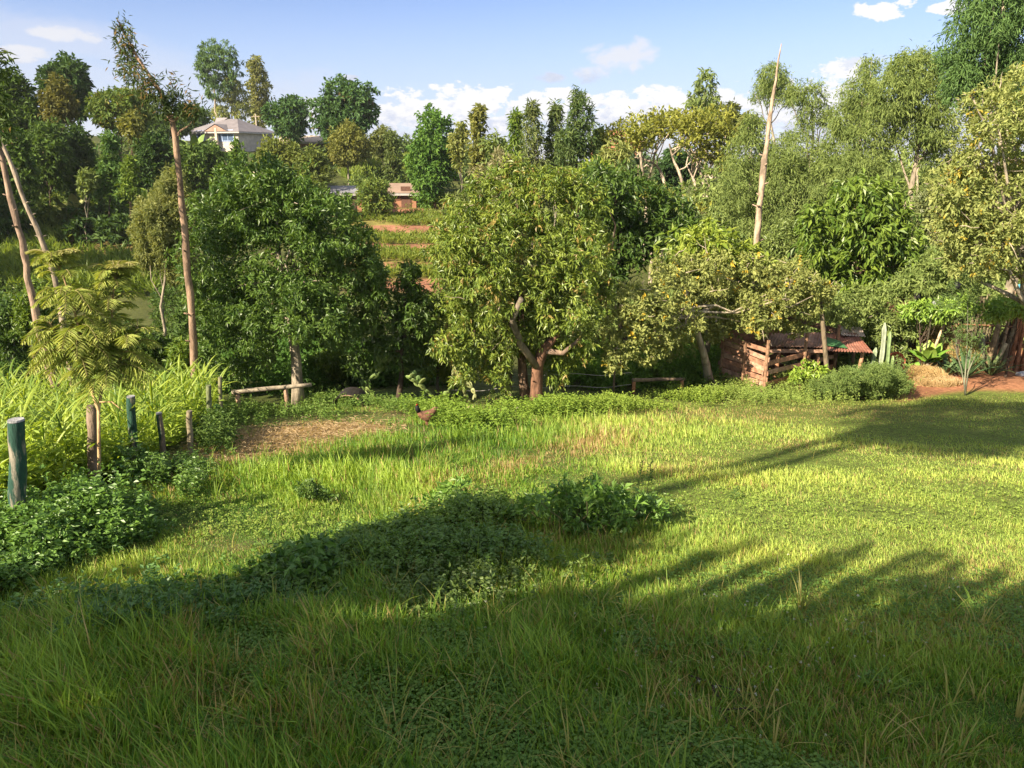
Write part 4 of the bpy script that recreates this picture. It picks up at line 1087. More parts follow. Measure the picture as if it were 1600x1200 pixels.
def flank_trees():
    """the wood left of the frame that keeps the left slope and its maize terraces in shade"""
    for i, (x, y, h, r) in enumerate([(-44, 33, 17, 6), (-54, 43, 20, 6), (-62, 52, 24, 7), (-70, 61, 25, 7), (-50, 37, 13, 5), (-38, 27, 9, 4), (-78, 71, 24, 7)]):
        z = float(H(x, y)); b = []
        for _ in range(9):
            a = rng.uniform(0, 6.28); q = rng.uniform(0.1, 0.7)
            b.append([x + math.cos(a) * q * r, y + math.sin(a) * q * r, z + h * rng.uniform(0.35, 0.92), r * 0.5, r * 0.5, h * 0.2])
        b = np.array(b)
        root = thing('woodland_tree', ['tall dark tree outside the left edge, nearest of its wood', 'tall dark tree outside the left edge, second in its wood', 'broad dark tree outside the left edge in mid wood',
                     'broad dark tree outside the left edge, farther up the slope', 'shorter tree outside the left edge among the tall ones', 'lowest tree outside the left edge near the valley floor', 'farthest tree outside the left edge on the slope'][i], 'tree', (x, y, z), 'dark wood left of the frame')
        tb = MB(); wood(tb, (x, y, z), b, 0.25, 'dark', 0.3, 5); tb.build('trunk', M_BARK, root, smooth=True)
        cb = MB(); foliage(cb, b, 0.8, 0.45, 7, 0.9, DK[0], DK[1], 0.1, 0.1, 0.5); cb.build('crown', M_DULL, root)
flank_trees()

# ------------------------------------------------------------------ undergrowth that nobody could count
def undergrowth():
    mb = MB()
    def scatter(n, pxr, yr, size, L, W, c1, c2, k=10, tall=0.7):
        y = rng.uniform(*yr, n); px = rng.uniform(*pxr, n)
        for a, b in zip(px, y):
            x = gx(a, b); s = size * rng.uniform(0.6, 1.4)
            foliage(mb, [[x, b, float(H(x, b)) + s * tall * 0.5, s, s, s * tall]], L, W, k, 0.75, c1, c2, 0.1, 0.2)
    scatter(34, (380, 780), (20.5, 27), 0.8, 0.14, 0.05, (0.03, 0.08, 0.015), (0.10, 0.19, 0.03))
    scatter(30, (860, 1130), (20.8, 27), 0.8, 0.14, 0.05, (0.05, 0.12, 0.02), (0.16, 0.26, 0.04))
    scatter(30, (-60, 420), (20.5, 32), 0.9, 0.16, 0.06, (0.025, 0.06, 0.012), (0.09, 0.16, 0.03))
    scatter(22, (700, 860), (29, 43), 1.1, 0.25, 0.1, (0.05, 0.09, 0.02), (0.16, 0.20, 0.045))
    scatter(46, (940, 1500), (27, 36), 1.3, 0.22, 0.08, EUC[0], EUC[1])
    scatter(26, (1280, 1480), (24, 27), 0.9, 0.17, 0.06, EUC[0], EUC[1])
    scatter(14, (560, 690), (78, 90), 1.6, 0.45, 0.2, (0.04, 0.08, 0.018), (0.13, 0.17, 0.035))
    scatter(42, (-40, 495), (60, 92), 2.3, 0.5, 0.24, (0.04, 0.08, 0.018), (0.13, 0.17, 0.035))
    scatter(34, (-40, 330), (56, 78), 2.6, 0.5, 0.24, (0.02, 0.05, 0.012), (0.07, 0.12, 0.025))
    scatter(28, (720, 1250), (52, 80), 2.2, 0.5, 0.22, (0.06, 0.10, 0.025), (0.17, 0.19, 0.06))
    scatter(12, (-40, 290), (95, 135), 3.0, 0.7, 0.35, (0.04, 0.08, 0.02), (0.13, 0.17, 0.05), tall=0.5)
    scatter(26, (430, 1300), (95, 135), 3.0, 0.7, 0.35, (0.04, 0.08, 0.02), (0.13, 0.17, 0.05), tall=0.5)
    scatter(40, (1150, 1700), (42, 62), 2.6, 0.4, 0.16, EUC[0], EUC[1], tall=1.3)
    scatter(30, (1480, 1700), (26, 40), 1.6, 0.25, 0.1, EUC[0], EUC[1])
    scatter(16, (-60, 60), (34, 46), 1.0, 0.25, 0.1, (0.04, 0.08, 0.015), (0.13, 0.18, 0.03))
    scatter(20, (230, 470), (31, 45), 1.2, 0.25, 0.1, (0.03, 0.065, 0.012), (0.09, 0.14, 0.03))
    tag(mb.build('undergrowth', M_DULL), 'mass of low bushes covering the valley and slopes between the trees', 'undergrowth', kind='stuff')
undergrowth()

def crop_rows():
    """far terraces of young maize, row upon row"""
    mb = MB()
    def rows(pxr, yr, step, h, dens, c1, c2, W):
        for y in np.arange(yr[0], yr[1], step):
            x0, x1 = gx(pxr[0], y), gx(pxr[1], y)
            n = int(abs(x1 - x0) * dens)
            x = rng.uniform(x0, x1, n); yy = y + rng.normal(size=n) * step * 0.16
            hole = vn(x, yy, 2.0) < 0.45
            x, yy = x[hole], yy[hole]
            P = np.stack([x, yy, H(x, yy)], 1); k = 6
            root = np.repeat(P[:, None], k, 1) + np.array([0, 0, 1.0]) * rng.uniform(0.0, 0.55, (len(x), k, 1)) * h
            D = rng.normal(size=(len(x), k, 3)); D[..., 2] = np.abs(D[..., 2]) + 0.9
            col = lerp(c1, c2, np.clip(rng.uniform(size=(len(x), k)) * 0.6 + 0.4 * rng.uniform(size=(len(x), 1)), 0, 1))
            leaves(mb, root.reshape(-1, 3), D.reshape(-1, 3), (h * rng.uniform(0.4, 0.8, (len(x), k))).ravel(), W, col.reshape(-1, 3))
    for b0, b1 in zip(BEDS[0][2::4], BEDS[0][3::4]):
        rows((545, 745), (b0, b1), 0.75, 0.6, 9, (0.12, 0.2, 0.03), (0.30, 0.34, 0.06), 0.09)
    y_ = rng.uniform(44, 78, 260); px_ = rng.uniform(548, 740, 260); x_ = np.array([gx(a, b) for a, b in zip(px_, y_)])
    weeds(mb, np.stack([x_, y_, H(x_, y_)], 1), 0.5, 10, 0.22, (0.06, 0.11, 0.02), (0.2, 0.22, 0.05), W=0.4)
    rows((-60, 262), (42, 88), 1.25, 1.2, 8, (0.10, 0.17, 0.03), (0.27, 0.34, 0.06), 0.12)
    rows((535, 650), (94, 124), 1.2, 1.3, 5, (0.14, 0.22, 0.035), (0.28, 0.34, 0.06), 0.2)
    tag(mb.build('terrace_crops', M_GRASS), 'rows of young maize on the far terraces of red earth', 'crops', kind='stuff')
crop_rows()

# ------------------------------------------------------------------ maize plot beyond the posts
M_MAIZE = mat('maize_leaf', rough=0.45, translucent=0.4, spec=0.4)
def maize_mesh(h, nl, wide, c1, c2):
    mb = MB()
    top = np.array([rng.normal() * 0.06, rng.normal() * 0.06, h * 0.8])
    tube(mb, np.array([[0, 0, -0.05], top * 0.5 + [0.01, 0, 0], top]), [0.014, 0.012, 0.006], 6, c1)
    for i in range(nl):
        t = (i + 0.8) / nl; a = i * 2.6 + rng.normal() * 0.4; l = h * rng.uniform(0.42, 0.62) * (1.1 - 0.4 * abs(t - 0.5))
        hd = np.array([math.cos(a), math.sin(a), 0]); s = np.linspace(0, 1, 6)[:, None]; arch = rng.uniform(0.35, 0.9) * (1.15 - 0.6 * t)
        pts = top * t + hd * l * s * (0.55 + 0.35 * arch) + np.array([0, 0, 1]) * l * (s * 0.9 - arch * s ** 2.2)
        cc = lerp(c1, c2, rng.uniform(0.2, 1))
        ribbon(mb, pts, wide * np.array([0.45, 0.9, 1, 0.85, 0.5, 0.05]), (-math.sin(a), math.cos(a), 0), cc, 0.22)
    return mb
def maize_plot():
    protos = []
    for i in range(7):
        o = maize_mesh(rng.uniform(0.9, 1.3), 14, 0.037, (0.12, 0.23, 0.03), (0.36, 0.45, 0.07)).build('maize_plant', M_MAIZE)
        protos.append(o)
    lab = 'bright green maize plant with arching leaves in the plot behind the fence posts'
    first = [True] * 7; n = 0; tries = 0; put = []
    while n < 290 and tries < 9000:
        tries += 1
        y = rng.uniform(7.3, 17.5) ** 1.0; px = rng.uniform(-150, 345)
        x = gx(px, y)
        if x > -5.15 - 0.12 * max(y - 9, 0) or any((x - a) ** 2 + (y - b) ** 2 < 0.06 for a, b in put):
            continue
        # keep a gap in front of the sapling and the near posts
        if y < 8.0 and px > 20 and rng.uniform() < 0.5:
            continue
        put.append((x, y)); i = n % 7
        o = protos[i] if first[i] else protos[i].copy()
        if not first[i]:
            C.objects.link(o)
        first[i] = False
        s = rng.uniform(0.75, 1.15)
        o.location = (x, y, float(H(x, y))); o.rotation_euler = (0, 0, rng.uniform(0, 6.28)); o.scale = (s, s, s)
        tag(o, lab, 'maize plant', 'maize plants in the plot behind the fence posts')
        n += 1
    mb = MB()
    m = 7500
    y = rng.uniform(6.2, 19, m); px = rng.uniform(-220, 335, m); P = []
    for a, b in zip(px, y):
        x = gx(a, b)
        if x < -5.0 - 0.12 * max(b - 9, 0):
            P.append((x, b, float(H(x, b))))
    weeds(mb, np.array(P), 0.55, 9, 0.17, (0.09, 0.17, 0.02), (0.34, 0.42, 0.06), W=0.24, droop=-0.25)
    tag(mb.build('plot_undergrowth', M_GRASS), 'low leafy crop and fodder grass filling the plot under the maize', 'crops', kind='stuff')
maize_plot()

# ------------------------------------------------------------------ the feathery sapling
def frond(mb, p, d, l, c1, c2, droop=0.5, n=16, ll=0.35):
    d = unit(d); s = unit(np.cross(d, [0, 0, 1.0])); t = np.linspace(0, 1, 7)[:, None]
    pts = p + d * l * t + np.array([0, 0, -1.0]) * l * droop * t ** 2.2
    c = lerp(c1, c2, rng.uniform())
    tube(mb, pts, np.linspace(0.006, 0.002, 7), 4, lerp((0.25, 0.22, 0.08), (0.35, 0.3, 0.12), rng.uniform()), cap=False)
    u = np.linspace(0.12, 1, n); q = np.stack([np.interp(u, t[:, 0], pts[:, i]) for i in range(3)], 1)
    tan = unit(np.gradient(q, axis=0))
    w_ = np.sin(np.pi * (0.1 + 0.82 * u)) * l * ll
    for sg in (-1, 1):
        D = s * sg + tan * 0.75 + np.array([0, 0, -0.25]) + rng.normal(size=(n, 3)) * 0.12
        leaves(mb, q, D, w_ * rng.uniform(0.8, 1.1, n), 0.02, lerp(c1, c2, np.clip(rng.uniform(size=n) * 0.5 + 0.5 * u, 0, 1)), fold=0.1, up=np.tile([0, 0, 1.0], (n, 1)))

def sapling():
    y = 8.15
    g = np.array([gx(153, y), y, 0.0]); g[2] = H(g[0], g[1])
    root = thing('silky_oak_sapling', 'feathery twin topped sapling with a thin tan stem tied beside the second fence post', 'sapling', g)
    c = (0.42, 0.28, 0.14)
    stem = np.array([g - [0, 0, .05], P3(155, 720, y), P3(154, 640, y)])
    la = np.array([P3(154, 640, y), P3(140, 600, y), P3(133, 560, y), P3(125, 520, y), P3(112, 470, y), P3(98, 430, y), P3(84, 405, y)])
    lb = np.array([P3(154, 640, y), P3(160, 600, y + .1), P3(168, 550, y + .15), P3(174, 500, y + .2), P3(178, 450, y + .2), P3(180, 425, y + .2)])
    mb = MB()
    tube(mb, stem, [0.021, 0.019, 0.018], 8, c); tube(mb, la, np.linspace(0.02, 0.006, 7), 7, c, cap=False); tube(mb, lb, np.linspace(0.018, 0.005, 6), 7, c, cap=False)
    tube(mb, np.array([P3(156, 628, y), P3(175, 628, y), P3(192, 642, y - .1)]), [0.01, 0.008, 0.005], 5, c)
    mb.build('trunk', M_BARK, root, smooth=True)
    cb = MB()
    lc = np.array([P3(162, 590, y), P3(185, 565, y + .1), P3(205, 540, y + .1), P3(216, 512, y + .1)]); ld = np.array([P3(134, 565, y), P3(108, 545, y - .1), P3(88, 525, y - .1), P3(76, 500, y - .1)])
    for q in (lc, ld):
        tb_ = MB(); tube(tb_, q, np.linspace(0.012, 0.004, 4), 6, c, cap=False); tb_.build('branch', M_BARK, root)
    for br, n, j0 in ((la, 84, 2), (lb, 84, 1), (lc, 34, 0.3), (ld, 26, 0.5)):
        for i in range(n):
            t = rng.uniform(j0, len(br) - 1.001); k = int(t); p = br[k] * (1 - t + k) + br[k + 1] * (t - k)
            a = rng.uniform(0, 6.28); h = (t - j0) / (len(br) - 1 - j0)
            d = np.array([math.cos(a), math.sin(a), 0.5 + 0.9 * h])
            frond(cb, p, d, rng.uniform(0.34, 0.62) * (1.15 - 0.45 * h), (0.14, 0.23, 0.03), (0.44, 0.46, 0.12), 0.68)
    for p in (la[-1], lb[-1]):
        for i in range(9):
            a = rng.uniform(0, 6.28)
            frond(cb, p, (math.cos(a), math.sin(a), 1.1), 0.36, (0.2, 0.24, 0.06), (0.40, 0.38, 0.13), 0.5)
    cb.build('crown', M_DULL, root)
sapling()

# ------------------------------------------------------------------ bushes on the lawn
def bush(name, label, lst, y, col, leaf, cover=1.0, k=8, m=None, ground_px=None):
    b = pxblobs(lst, y, 0.8)
    gxx = gx(ground_px or np.mean([l[0] for l in lst]), y); g = (gxx, y, float(H(gxx, y)))
    root = thing(name, label, 'bush', g)
    tb = MB()
    for q in b:
        tube(tb, wander(np.array(g) - [0, 0, .03], q[:3], 5, 0.1), np.linspace(0.012, 0.004, 5), 5, (0.16, 0.15, 0.06), cap=False)
    tb.build('stem', M_BARK, root)
    cb = MB(); foliage(cb, b, leaf[0], leaf[1], k, cover, col[0], col[1], 0.05, 0.3)
    cb.build('leaves', m or M_LEAF, root)
NG = ((0.045, 0.11, 0.018), (0.15, 0.25, 0.04))
def ydist(px, py):
    return float(hz(px, py)[1])
bush('nightshade_bush', 'largest leafy bush in mid lawn, its right side catching the sun', [(905, 778, 22), (940, 795, 24), (870, 795, 22), (915, 812, 24), (985, 800, 20), (960, 775, 16), (885, 770, 14), (830, 800, 18), (1005, 788, 14), (845, 785, 14), (800, 812, 15), (950, 820, 20), (1025, 800, 10), (875, 825, 18), (770, 818, 12), (925, 760, 10)], ydist(920, 835), NG, (0.085, 0.038), 0.8)
bush('nightshade_bush', 'drooping dark leafy plant at the top of the sunny grass left of the largest bush', [(690, 775, 20), (712, 768, 18), (670, 785, 14), (730, 790, 12)], ydist(700, 805), NG, (0.09, 0.035), 0.7)
bush('nightshade_bush', 'dark mound of broad leaves on the shade edge at the end of the yellow grass', [(470, 870, 24), (500, 865, 22), (435, 885, 20), (520, 880, 20), (410, 900, 16)], ydist(470, 900), ((0.03, 0.08, 0.015), (0.10, 0.19, 0.03)), (0.10, 0.05), 0.9)
bush('nightshade_bush', 'small dark cushion of leaves left of the arching grass tuft', [(480, 765, 16, 10), (500, 770, 14, 9), (520, 775, 10, 7)], ydist(495, 785), ((0.04, 0.09, 0.018), (0.12, 0.18, 0.04)), (0.05, 0.025), 0.9)
bush('nightshade_bush', 'dark bush heaped between the green post and the thin brown posts', [(205, 725, 26), (235, 745, 30), (270, 760, 24), (215, 770, 26), (190, 750, 20), (200, 695, 16)], 9.1, ((0.03, 0.08, 0.015), (0.10, 0.18, 0.03)), (0.09, 0.04), 0.9)
bush('nightshade_bush', 'bush wrapped round the foot of the last two fence posts', [(318, 690, 18), (330, 715, 20), (345, 680, 16), (312, 735, 14), (335, 650, 14)], 12.4, ((0.03, 0.07, 0.015), (0.10, 0.17, 0.03)), (0.08, 0.035), 0.9)
bush('nightshade_bush', 'sprawling bush at the foot of the nearest fence post', [(30, 830, 34, 24), (70, 850, 34, 24), (-10, 850, 40, 30), (110, 845, 30, 20), (10, 885, 40, 22), (-60, 870, 40, 30)], 6.2, ((0.045, 0.11, 0.018), (0.15, 0.25, 0.04)), (0.075, 0.035), 0.9)
bush('nightshade_bush', 'leafy bush around the foot of the second fence post and the sapling', [(130, 800, 26), (160, 810, 28), (190, 830, 26), (110, 780, 16), (140, 840, 26), (118, 745, 9), (210, 850, 20)], 7.6, ((0.055, 0.12, 0.02), (0.17, 0.27, 0.045)), (0.075, 0.035), 0.85)
bush('potato_bush', 'fresh yellow green bush growing in front of the plank shed door', [(1255, 580, 12), (1275, 575, 13), (1290, 585, 10), (1262, 592, 10), (1240, 588, 8)], 19.8, ((0.10, 0.19, 0.02), (0.26, 0.33, 0.05)), (0.11, 0.06), 0.9)
bush('lavender_bush', 'soft grey green bush at the corner of the lawn before the dirt yard', [(1300, 600, 15), (1325, 592, 17), (1350, 588, 16), (1375, 585, 17), (1395, 592, 15), (1340, 606, 14), (1412, 602, 10), (1385, 606, 14), (1275, 606, 12), (1362, 604, 16)], 19.0, ((0.07, 0.12, 0.03), (0.19, 0.25, 0.07)), (0.08, 0.016), 1.2, 12, M_DULL)
for lab, px, py, h in (('thin upright weed stalk, taller of the two beside the largest bush', 1011, 770, 0.62), ('thin upright weed stalk, shorter of the two beside the largest bush', 996, 775, 0.52),
                       ('low spiky weed alone on the sunny lawn right of the weed stalks', 1145, 780, 0.16)):
    p = hz(px, py); root = thing('weed_stalk', lab, 'weed', p)
    mb = MB(); t = np.linspace(0, 1, 6)[:, None]
    mb2 = MB(); tube(mb2, p + np.array([0.05, 0, h]) * t, np.linspace(0.005, 0.002, 6), 5, (0.16, 0.2, 0.05)); mb2.build('stem', M_BARK, root)
    n = 46; u = rng.uniform(0.1, 1, n)[:, None]; D = rng.normal(size=(n, 3)); D[:, 2] = np.abs(D[:, 2]) * 0.6
    leaves(mb, p + np.array([0.05, 0, h]) * u, D, 0.09 * (1.2 - u[:, 0]), 0.013, np.tile([0.11, 0.19, 0.05], (n, 1))); mb.build('leaves', M_DULL, root)

# ------------------------------------------------------------------ fence posts on the left
def post(name, label, px, top_py, y, wpx, col, lean=(0, 0), paint=None, cat='fence post', group='fence posts along the maize plot'):
    r = wpx * mpp(y, zat(top_py + 60, y)) / 2
    b = np.array([gx(px, y), y, 0.0]); b[2] = H(b[0], b[1])
    root = thing(name, label, cat, b, group)
    top = P3(px, top_py, y) + [lean[0], lean[1], 0]
    mb = MB(); t = np.linspace(0, 1, 9)[:, None]
    pts = (b - [0, 0, 0.2]) * (1 - t) + top * t + rng.normal(size=(9, 3)) * [0.004, 0.004, 0]
    tube(mb, pts, r * (1 + 0.03 * rng.normal(size=9)), 16, col, cap=False, rough=0.012)
    mb.build('shaft', paint or M_BARK, root, smooth=True)
    mb = MB()
    tube(mb, np.array([top - [0, 0, 0.004], top + [0, 0, 0.012]]), [r * 1.0, r * 0.93], 16, np.minimum(np.array(col), 0.35) * 0.8, cap=True)
    mb.build('cut_end', M_WOOD, root)
    return root
def green_paint(name, under, amount):
    m = bpy.data.materials.new(name); m.use_nodes = True
    t = NT(m.node_tree); p = m.node_tree.nodes['Principled BSDF']
    tc = t.n('ShaderNodeTexCoord'); mp = t.n('ShaderNodeMapping'); mp.inputs['Scale'].default_value = (9, 9, 1.6); t.put(mp.inputs[0], tc.outputs['Object'])
    nz = t.noise(mp.outputs[0], 1.2, 6, 0.65); fine = t.noise(mp.outputs[0], 6, 5, 0.7)
    paint = t.mix(t.sstep(fine, 0.3, 0.7), (0.007, 0.04, 0.026), (0.018, 0.08, 0.05))
    wood_ = t.mix(t.sstep(fine, 0.3, 0.7), tuple(c * 0.6 for c in under), under)
    t.put(p.inputs['Base Color'], t.mix(t.sstep(nz, amount - 0.05, amount + 0.05), paint, wood_)); p.inputs['Roughness'].default_value = 0.7
    b = t.n('ShaderNodeBump'); b.inputs['Strength'].default_value = 0.7; b.inputs['Distance'].default_value = 0.02; t.put(b.inputs['Height'], fine); t.put(p.inputs['Normal'], b.outputs[0])
    return m
M_GP1 = green_paint('green_painted_wood', (0.30, 0.27, 0.2), 0.52)
M_GP2 = green_paint('worn_green_wood', (0.22, 0.17, 0.12), 0.45)
post('fence_post', 'thick post with flaking green paint, nearest of the row beside the maize', 25, 657, 6.5, 24, (1, 1, 1), paint=M_GP1)
post('fence_post', 'thick weathered brown post standing right against the feathery sapling', 144, 635, 8.3, 16, (0.20, 0.15, 0.11))
post('fence_post', 'dark green post rising out of the heaped bush', 208, 620, 9.7, 12.5, (1, 1, 1), (-0.03, 0), paint=M_GP1)
post('fence_post', 'slightly tilted post, green on top and black below', 257, 646, 10.1, 9.5, (1, 1, 1), (-0.08, 0), paint=M_GP2)
post('fence_post', 'thin grey brown post with a pale top next to the straw litter', 296, 643, 10.8, 9, (0.26, 0.22, 0.14))
post('fence_post', 'mossy thin post half hidden by leaves before the left avocado', 326, 603, 12.8, 8, (0.16, 0.18, 0.09))
post('fence_post', 'farthest thin post of the row, next to the timber rail', 344, 590, 14.2, 6, (0.20, 0.19, 0.11))

# ------------------------------------------------------------------ low rails and wire at the far edge
def rail(label, y, a, b, posts, rr=0.055, col=(0.30, 0.25, 0.18), pcol=(0.34, 0.22, 0.14)):
    pa, pb = P3(*a, y), P3(*b, y + 0.5)
    g = np.array([pa[0], pa[1], float(H(pa[0], pa[1]))])
    root = thing('timber_rail', label, 'rail', g)
    mb = MB(); tube(mb, wander(pa, pb, 7, 0.006), rr * np.linspace(1.05, 0.85, 7), 9, col); mb.build('rail', M_WOOD, root, smooth=True)
    for px, f in posts:
        q = pa * (1 - f) + pb * f; q = q + [0, 0.02, 0]
        gz = float(H(q[0], q[1])); mb = MB()
        tube(mb, np.array([[q[0], q[1], gz - .15], [q[0] + .01, q[1], (gz + q[2]) / 2], [q[0], q[1], q[2] - rr * 0.3]]), [0.055, 0.05, 0.05], 9, pcol)
        mb.build('post', M_WOOD, root, smooth=True)
rail('low grey timber rail on short posts in front of the left avocado trunk', 16.3, (362, 613), (487, 601), [(370, 0.06), (447, 0.66)])
rail('low dark timber rail with one orange brown end post before the shadowed bushes', 20.0, (988, 594), (1070, 592), [(990, 0.03), (1066, 0.95)], 0.05, (0.24, 0.18, 0.12), (0.46, 0.22, 0.11))
def wire_fence():
    y = 18.9; a = np.array([gx(700, y), y]); b = np.array([gx(985, 20.0), 20.0])
    root = thing('wire_fence', 'slack two strand wire fence between the avocado trunks and the dark timber rail', 'fence', (a[0], a[1], float(H(*a))))
    for hgt in (0.28, 0.62):
        t = np.linspace(0, 1, 30)
        x, yy = a[0] + (b[0] - a[0]) * t, a[1] + (b[1] - a[1]) * t
        mb = MB(); tube(mb, np.stack([x, yy, H(x, yy) + hgt - 0.06 * np.sin(t * np.pi * 3) ** 2], 1), 0.008, 5, (0.45, 0.42, 0.4)); mb.build('wire', M_METAL, root)
    for t in (0.33, 0.62, 0.9):
        p = a * (1 - t) + b * t; z = float(H(*p)); mb = MB()
        tube(mb, np.array([[p[0], p[1], z - .1], [p[0] + .02, p[1], z + 0.75]]), [0.03, 0.025], 7, (0.2, 0.15, 0.1)); mb.build('post', M_WOOD, root)
wire_fence()
def trough():
    y = 17.6; g = np.array([gx(548, y), y, 0.0]); g[2] = H(g[0], g[1])
    root = thing('feed_trough', 'dark rounded half drum lying on its side by the shaded bushes', 'trough', g)
    mb = MB(); n = 16; Lx = 0.34
    th = np.linspace(-0.2, np.pi + 0.2, n)
    for r0, r1, c in ((0.27, 0.25, (0.03, 0.025, 0.022)),):
        o = np.stack([np.cos(th) * 0.36, np.zeros(n), np.sin(th) * r0 + 0.08], 1)
        i = np.stack([np.cos(th) * 0.33, np.zeros(n), np.sin(th) * r1 + 0.08], 1)
        v = np.concatenate([o + [0, -Lx, 0], o + [0, Lx, 0], i + [0, -Lx, 0], i + [0, Lx, 0]]) + g
        f = []
        for k in range(n - 1):
            f += [(k, k + 1, n + k + 1), (k, n + k + 1, n + k), (2 * n + k, 3 * n + k + 1, 2 * n + k + 1), (2 * n + k, 3 * n + k, 3 * n + k + 1), (k, 2 * n + k + 1, k + 1), (k, 2 * n + k, 2 * n + k + 1), (n + k, n + k + 1, 3 * n + k + 1), (n + k, 3 * n + k + 1, 3 * n + k)]
        mb.add(v, f, c)
    mb.build('shell', M_METAL, root, smooth=False)
    mb = MB(); rim = np.stack([np.cos(th) * 0.355, np.full(n, -Lx - 0.012), np.sin(th) * 0.268 + 0.08], 1) + g
    tube(mb, rim, 0.016, 6, (0.20, 0.12, 0.08)); mb.build('rim', M_METAL, root, smooth=True)
trough()

def hen():
    p = hz(667, 668); y = p[1]
    root = thing('hen', 'small brown hen with a dark head and raised neck standing in the mid lawn grass', 'hen', p)
    me = bpy.data.meshes.new('body')
    V_ = [(0, 0, .24), (.07, 0, .25), (.13, 0, .29), (-.07, 0, .25), (-.13, 0, .30), (-.17, 0, .38), (-.18, 0, .43), (.2, 0, .37), (0, .03, .14), (0, .03, .03), (0, -.03, .14), (0, -.03, .03), (-.22, 0, .425)]
    E = [(0, 1), (1, 2), (0, 3), (3, 4), (4, 5), (5, 6), (2, 7), (0, 8), (8, 9), (0, 10), (10, 11), (6, 12)]
    Rr = [.105, .10, .065, .095, .06, .036, .034, .03, .022, .008, .022, .008, .009]
    me.from_pydata(V_, E, []); o = bpy.data.objects.new('body', me); C.objects.link(o); o.parent = root; o.rotation_euler = (0, 0, 0.5)
    s = o.modifiers.new('skin', 'SKIN'); 
    for v, r in zip(me.skin_vertices[0].data, Rr):
        v.radius = (r, r)
    me.skin_vertices[0].data[0].use_root = True
    sb = o.modifiers.new('sub', 'SUBSURF'); sb.levels = sb.render_levels = 2
    m = mat('brown_feathers', (0.20, 0.10, 0.06), 0.8, use_col=False, nscale=22, namp=0.5); me.materials.append(m)
    t = MB(); 
    for a in np.linspace(-0.5, 0.5, 7):
        leaves(t, np.array([[.12, 0, .30]]), np.array([[0.9, a * 0.6, 0.6]]), 0.13, 0.045, np.array([[0.16, 0.09, 0.06]]))
    q = t.build('tail', M_DULL); q.parent = root; q.rotation_euler = (0, 0, 0.5)
    t = MB(); tube(t, np.array([[-.15, 0, .34], [-.175, 0, .39], [-.18, 0, .44], [-.18, 0, .465]]), [.048, .042, .04, .012], 10, (0.02, 0.02, 0.022)); q = t.build('hackle', M_DULL, smooth=True); q.parent = root; q.rotation_euler = (0, 0, 0.5)
    t = MB(); tube(t, np.array([[-.2, 0, .455], [-.18, 0, .485], [-.15, 0, .465]]), [.006, .012, .006], 6, (0.4, 0.02, 0.02)); q = t.build('comb', M_DULL, smooth=True); q.parent = root; q.rotation_euler = (0, 0, 0.5)
hen()
def rock(name, label, px, py, s, col, cat='stone'):
    p = hz(px, py); mb = MB(); n, k = 9, 12
    th = np.linspace(0, np.pi, n)[:, None]; ph = np.linspace(0, 2 * np.pi, k, endpoint=False)[None]
    d = np.stack([np.sin(th) * np.cos(ph), np.sin(th) * np.sin(ph), np.cos(th) * np.ones_like(ph)], -1)
    r = 1 + 0.18 * np.sin(d[..., 0] * 4 + s * 9) * np.sin(d[..., 1] * 3 + 1) + 0.1 * np.sin(d[..., 2] * 6 + d[..., 0] * 5)
    v = (d * r[..., None] * [s, s * 0.8, s * 0.5]).reshape(-1, 3) + p + [0, 0, s * 0.15]
    f = []
    for i in range(n - 1):
        for j in range(k):
            a, b = i * k + j, i * k + (j + 1) % k
            f += [(a, a + k, b + k), (a, b + k, b)]
    mb.add(v, f, col); tag(mb.build(name, M_SOIL, origin=p, smooth=True), label, cat)
rock('stone', 'pale stone at the foot of the avocado trunks', 806, 643, 0.14, (0.42, 0.36, 0.3))
rock('stone', 'flat tan stone half sunk in weeds left of the avocado trunks', 738, 640, 0.16, (0.36, 0.26, 0.18))

# ------------------------------------------------------------------ prickly pear and other succulents
M_CACT = mat('cactus_skin', rough=0.55, nscale=9, namp=0.2, spec=0.35)
def pad(mb, c, up, nrm, ln, wd, th, col):
    up = unit(up); nrm = unit(np.asarray(nrm) - up * np.dot(nrm, up)); s = np.cross(up, nrm)
    n, k = 8, 14
    a = np.linspace(0, 2 * np.pi, k, endpoint=False); rr = np.sin(np.linspace(0, np.pi, n)); zz = np.cos(np.linspace(0, np.pi, n))
    v = [];
    for i in range(n):
        for b in a:
            ex = math.cos(b) * rr[i]; ey = math.sin(b) * rr[i]
            wsc = 0.78 + 0.22 * ey
            v.append(c + s * wd / 2 * ex * wsc + up * ln / 2 * (ey + 1) + nrm * th / 2 * zz[i])
    f = []
    for i in range(n - 1):
        for j in range(k):
            p, q = i * k + j, i * k + (j + 1) % k
            f += [(p, q, q + k), (p, q + k, p + k)]
    mb.add(v, f, col)
def pear(label, px, y, h, npad, col, group=None, seed_up=0.2, wd=0.14):
    x = gx(px, y); g = np.array([x, y, float(H(x, y))])
    root = thing('prickly_pear', label, 'cactus', g, group)
    tips = [(g - [0, 0, .03], np.array([0, 0, 1.0]))]
    for i in range(npad):
        b, d = tips[min(len(tips) - 1, int(rng.integers(max(0, len(tips) - 4), len(tips))))]
        up = unit(d + rng.normal(size=3) * [0.55, 0.35, 0.15] + [0, 0, 0.25]); L = h / 4.2 * rng.uniform(0.8, 1.3)
        mb = MB(); pad(mb, b, up, (rng.normal() * 0.5, -1, rng.normal() * .3), L, wd * rng.uniform(0.8, 1.2), 0.035, lerp(col[0], col[1], rng.uniform()))
        mb.build('pad', M_CACT, root, smooth=True)
        e = b + up * L * 0.93
        if e[2] - g[2] < h * 0.9:
            tips.append((e, up))
CC = ((0.11, 0.18, 0.05), (0.26, 0.32, 0.10))
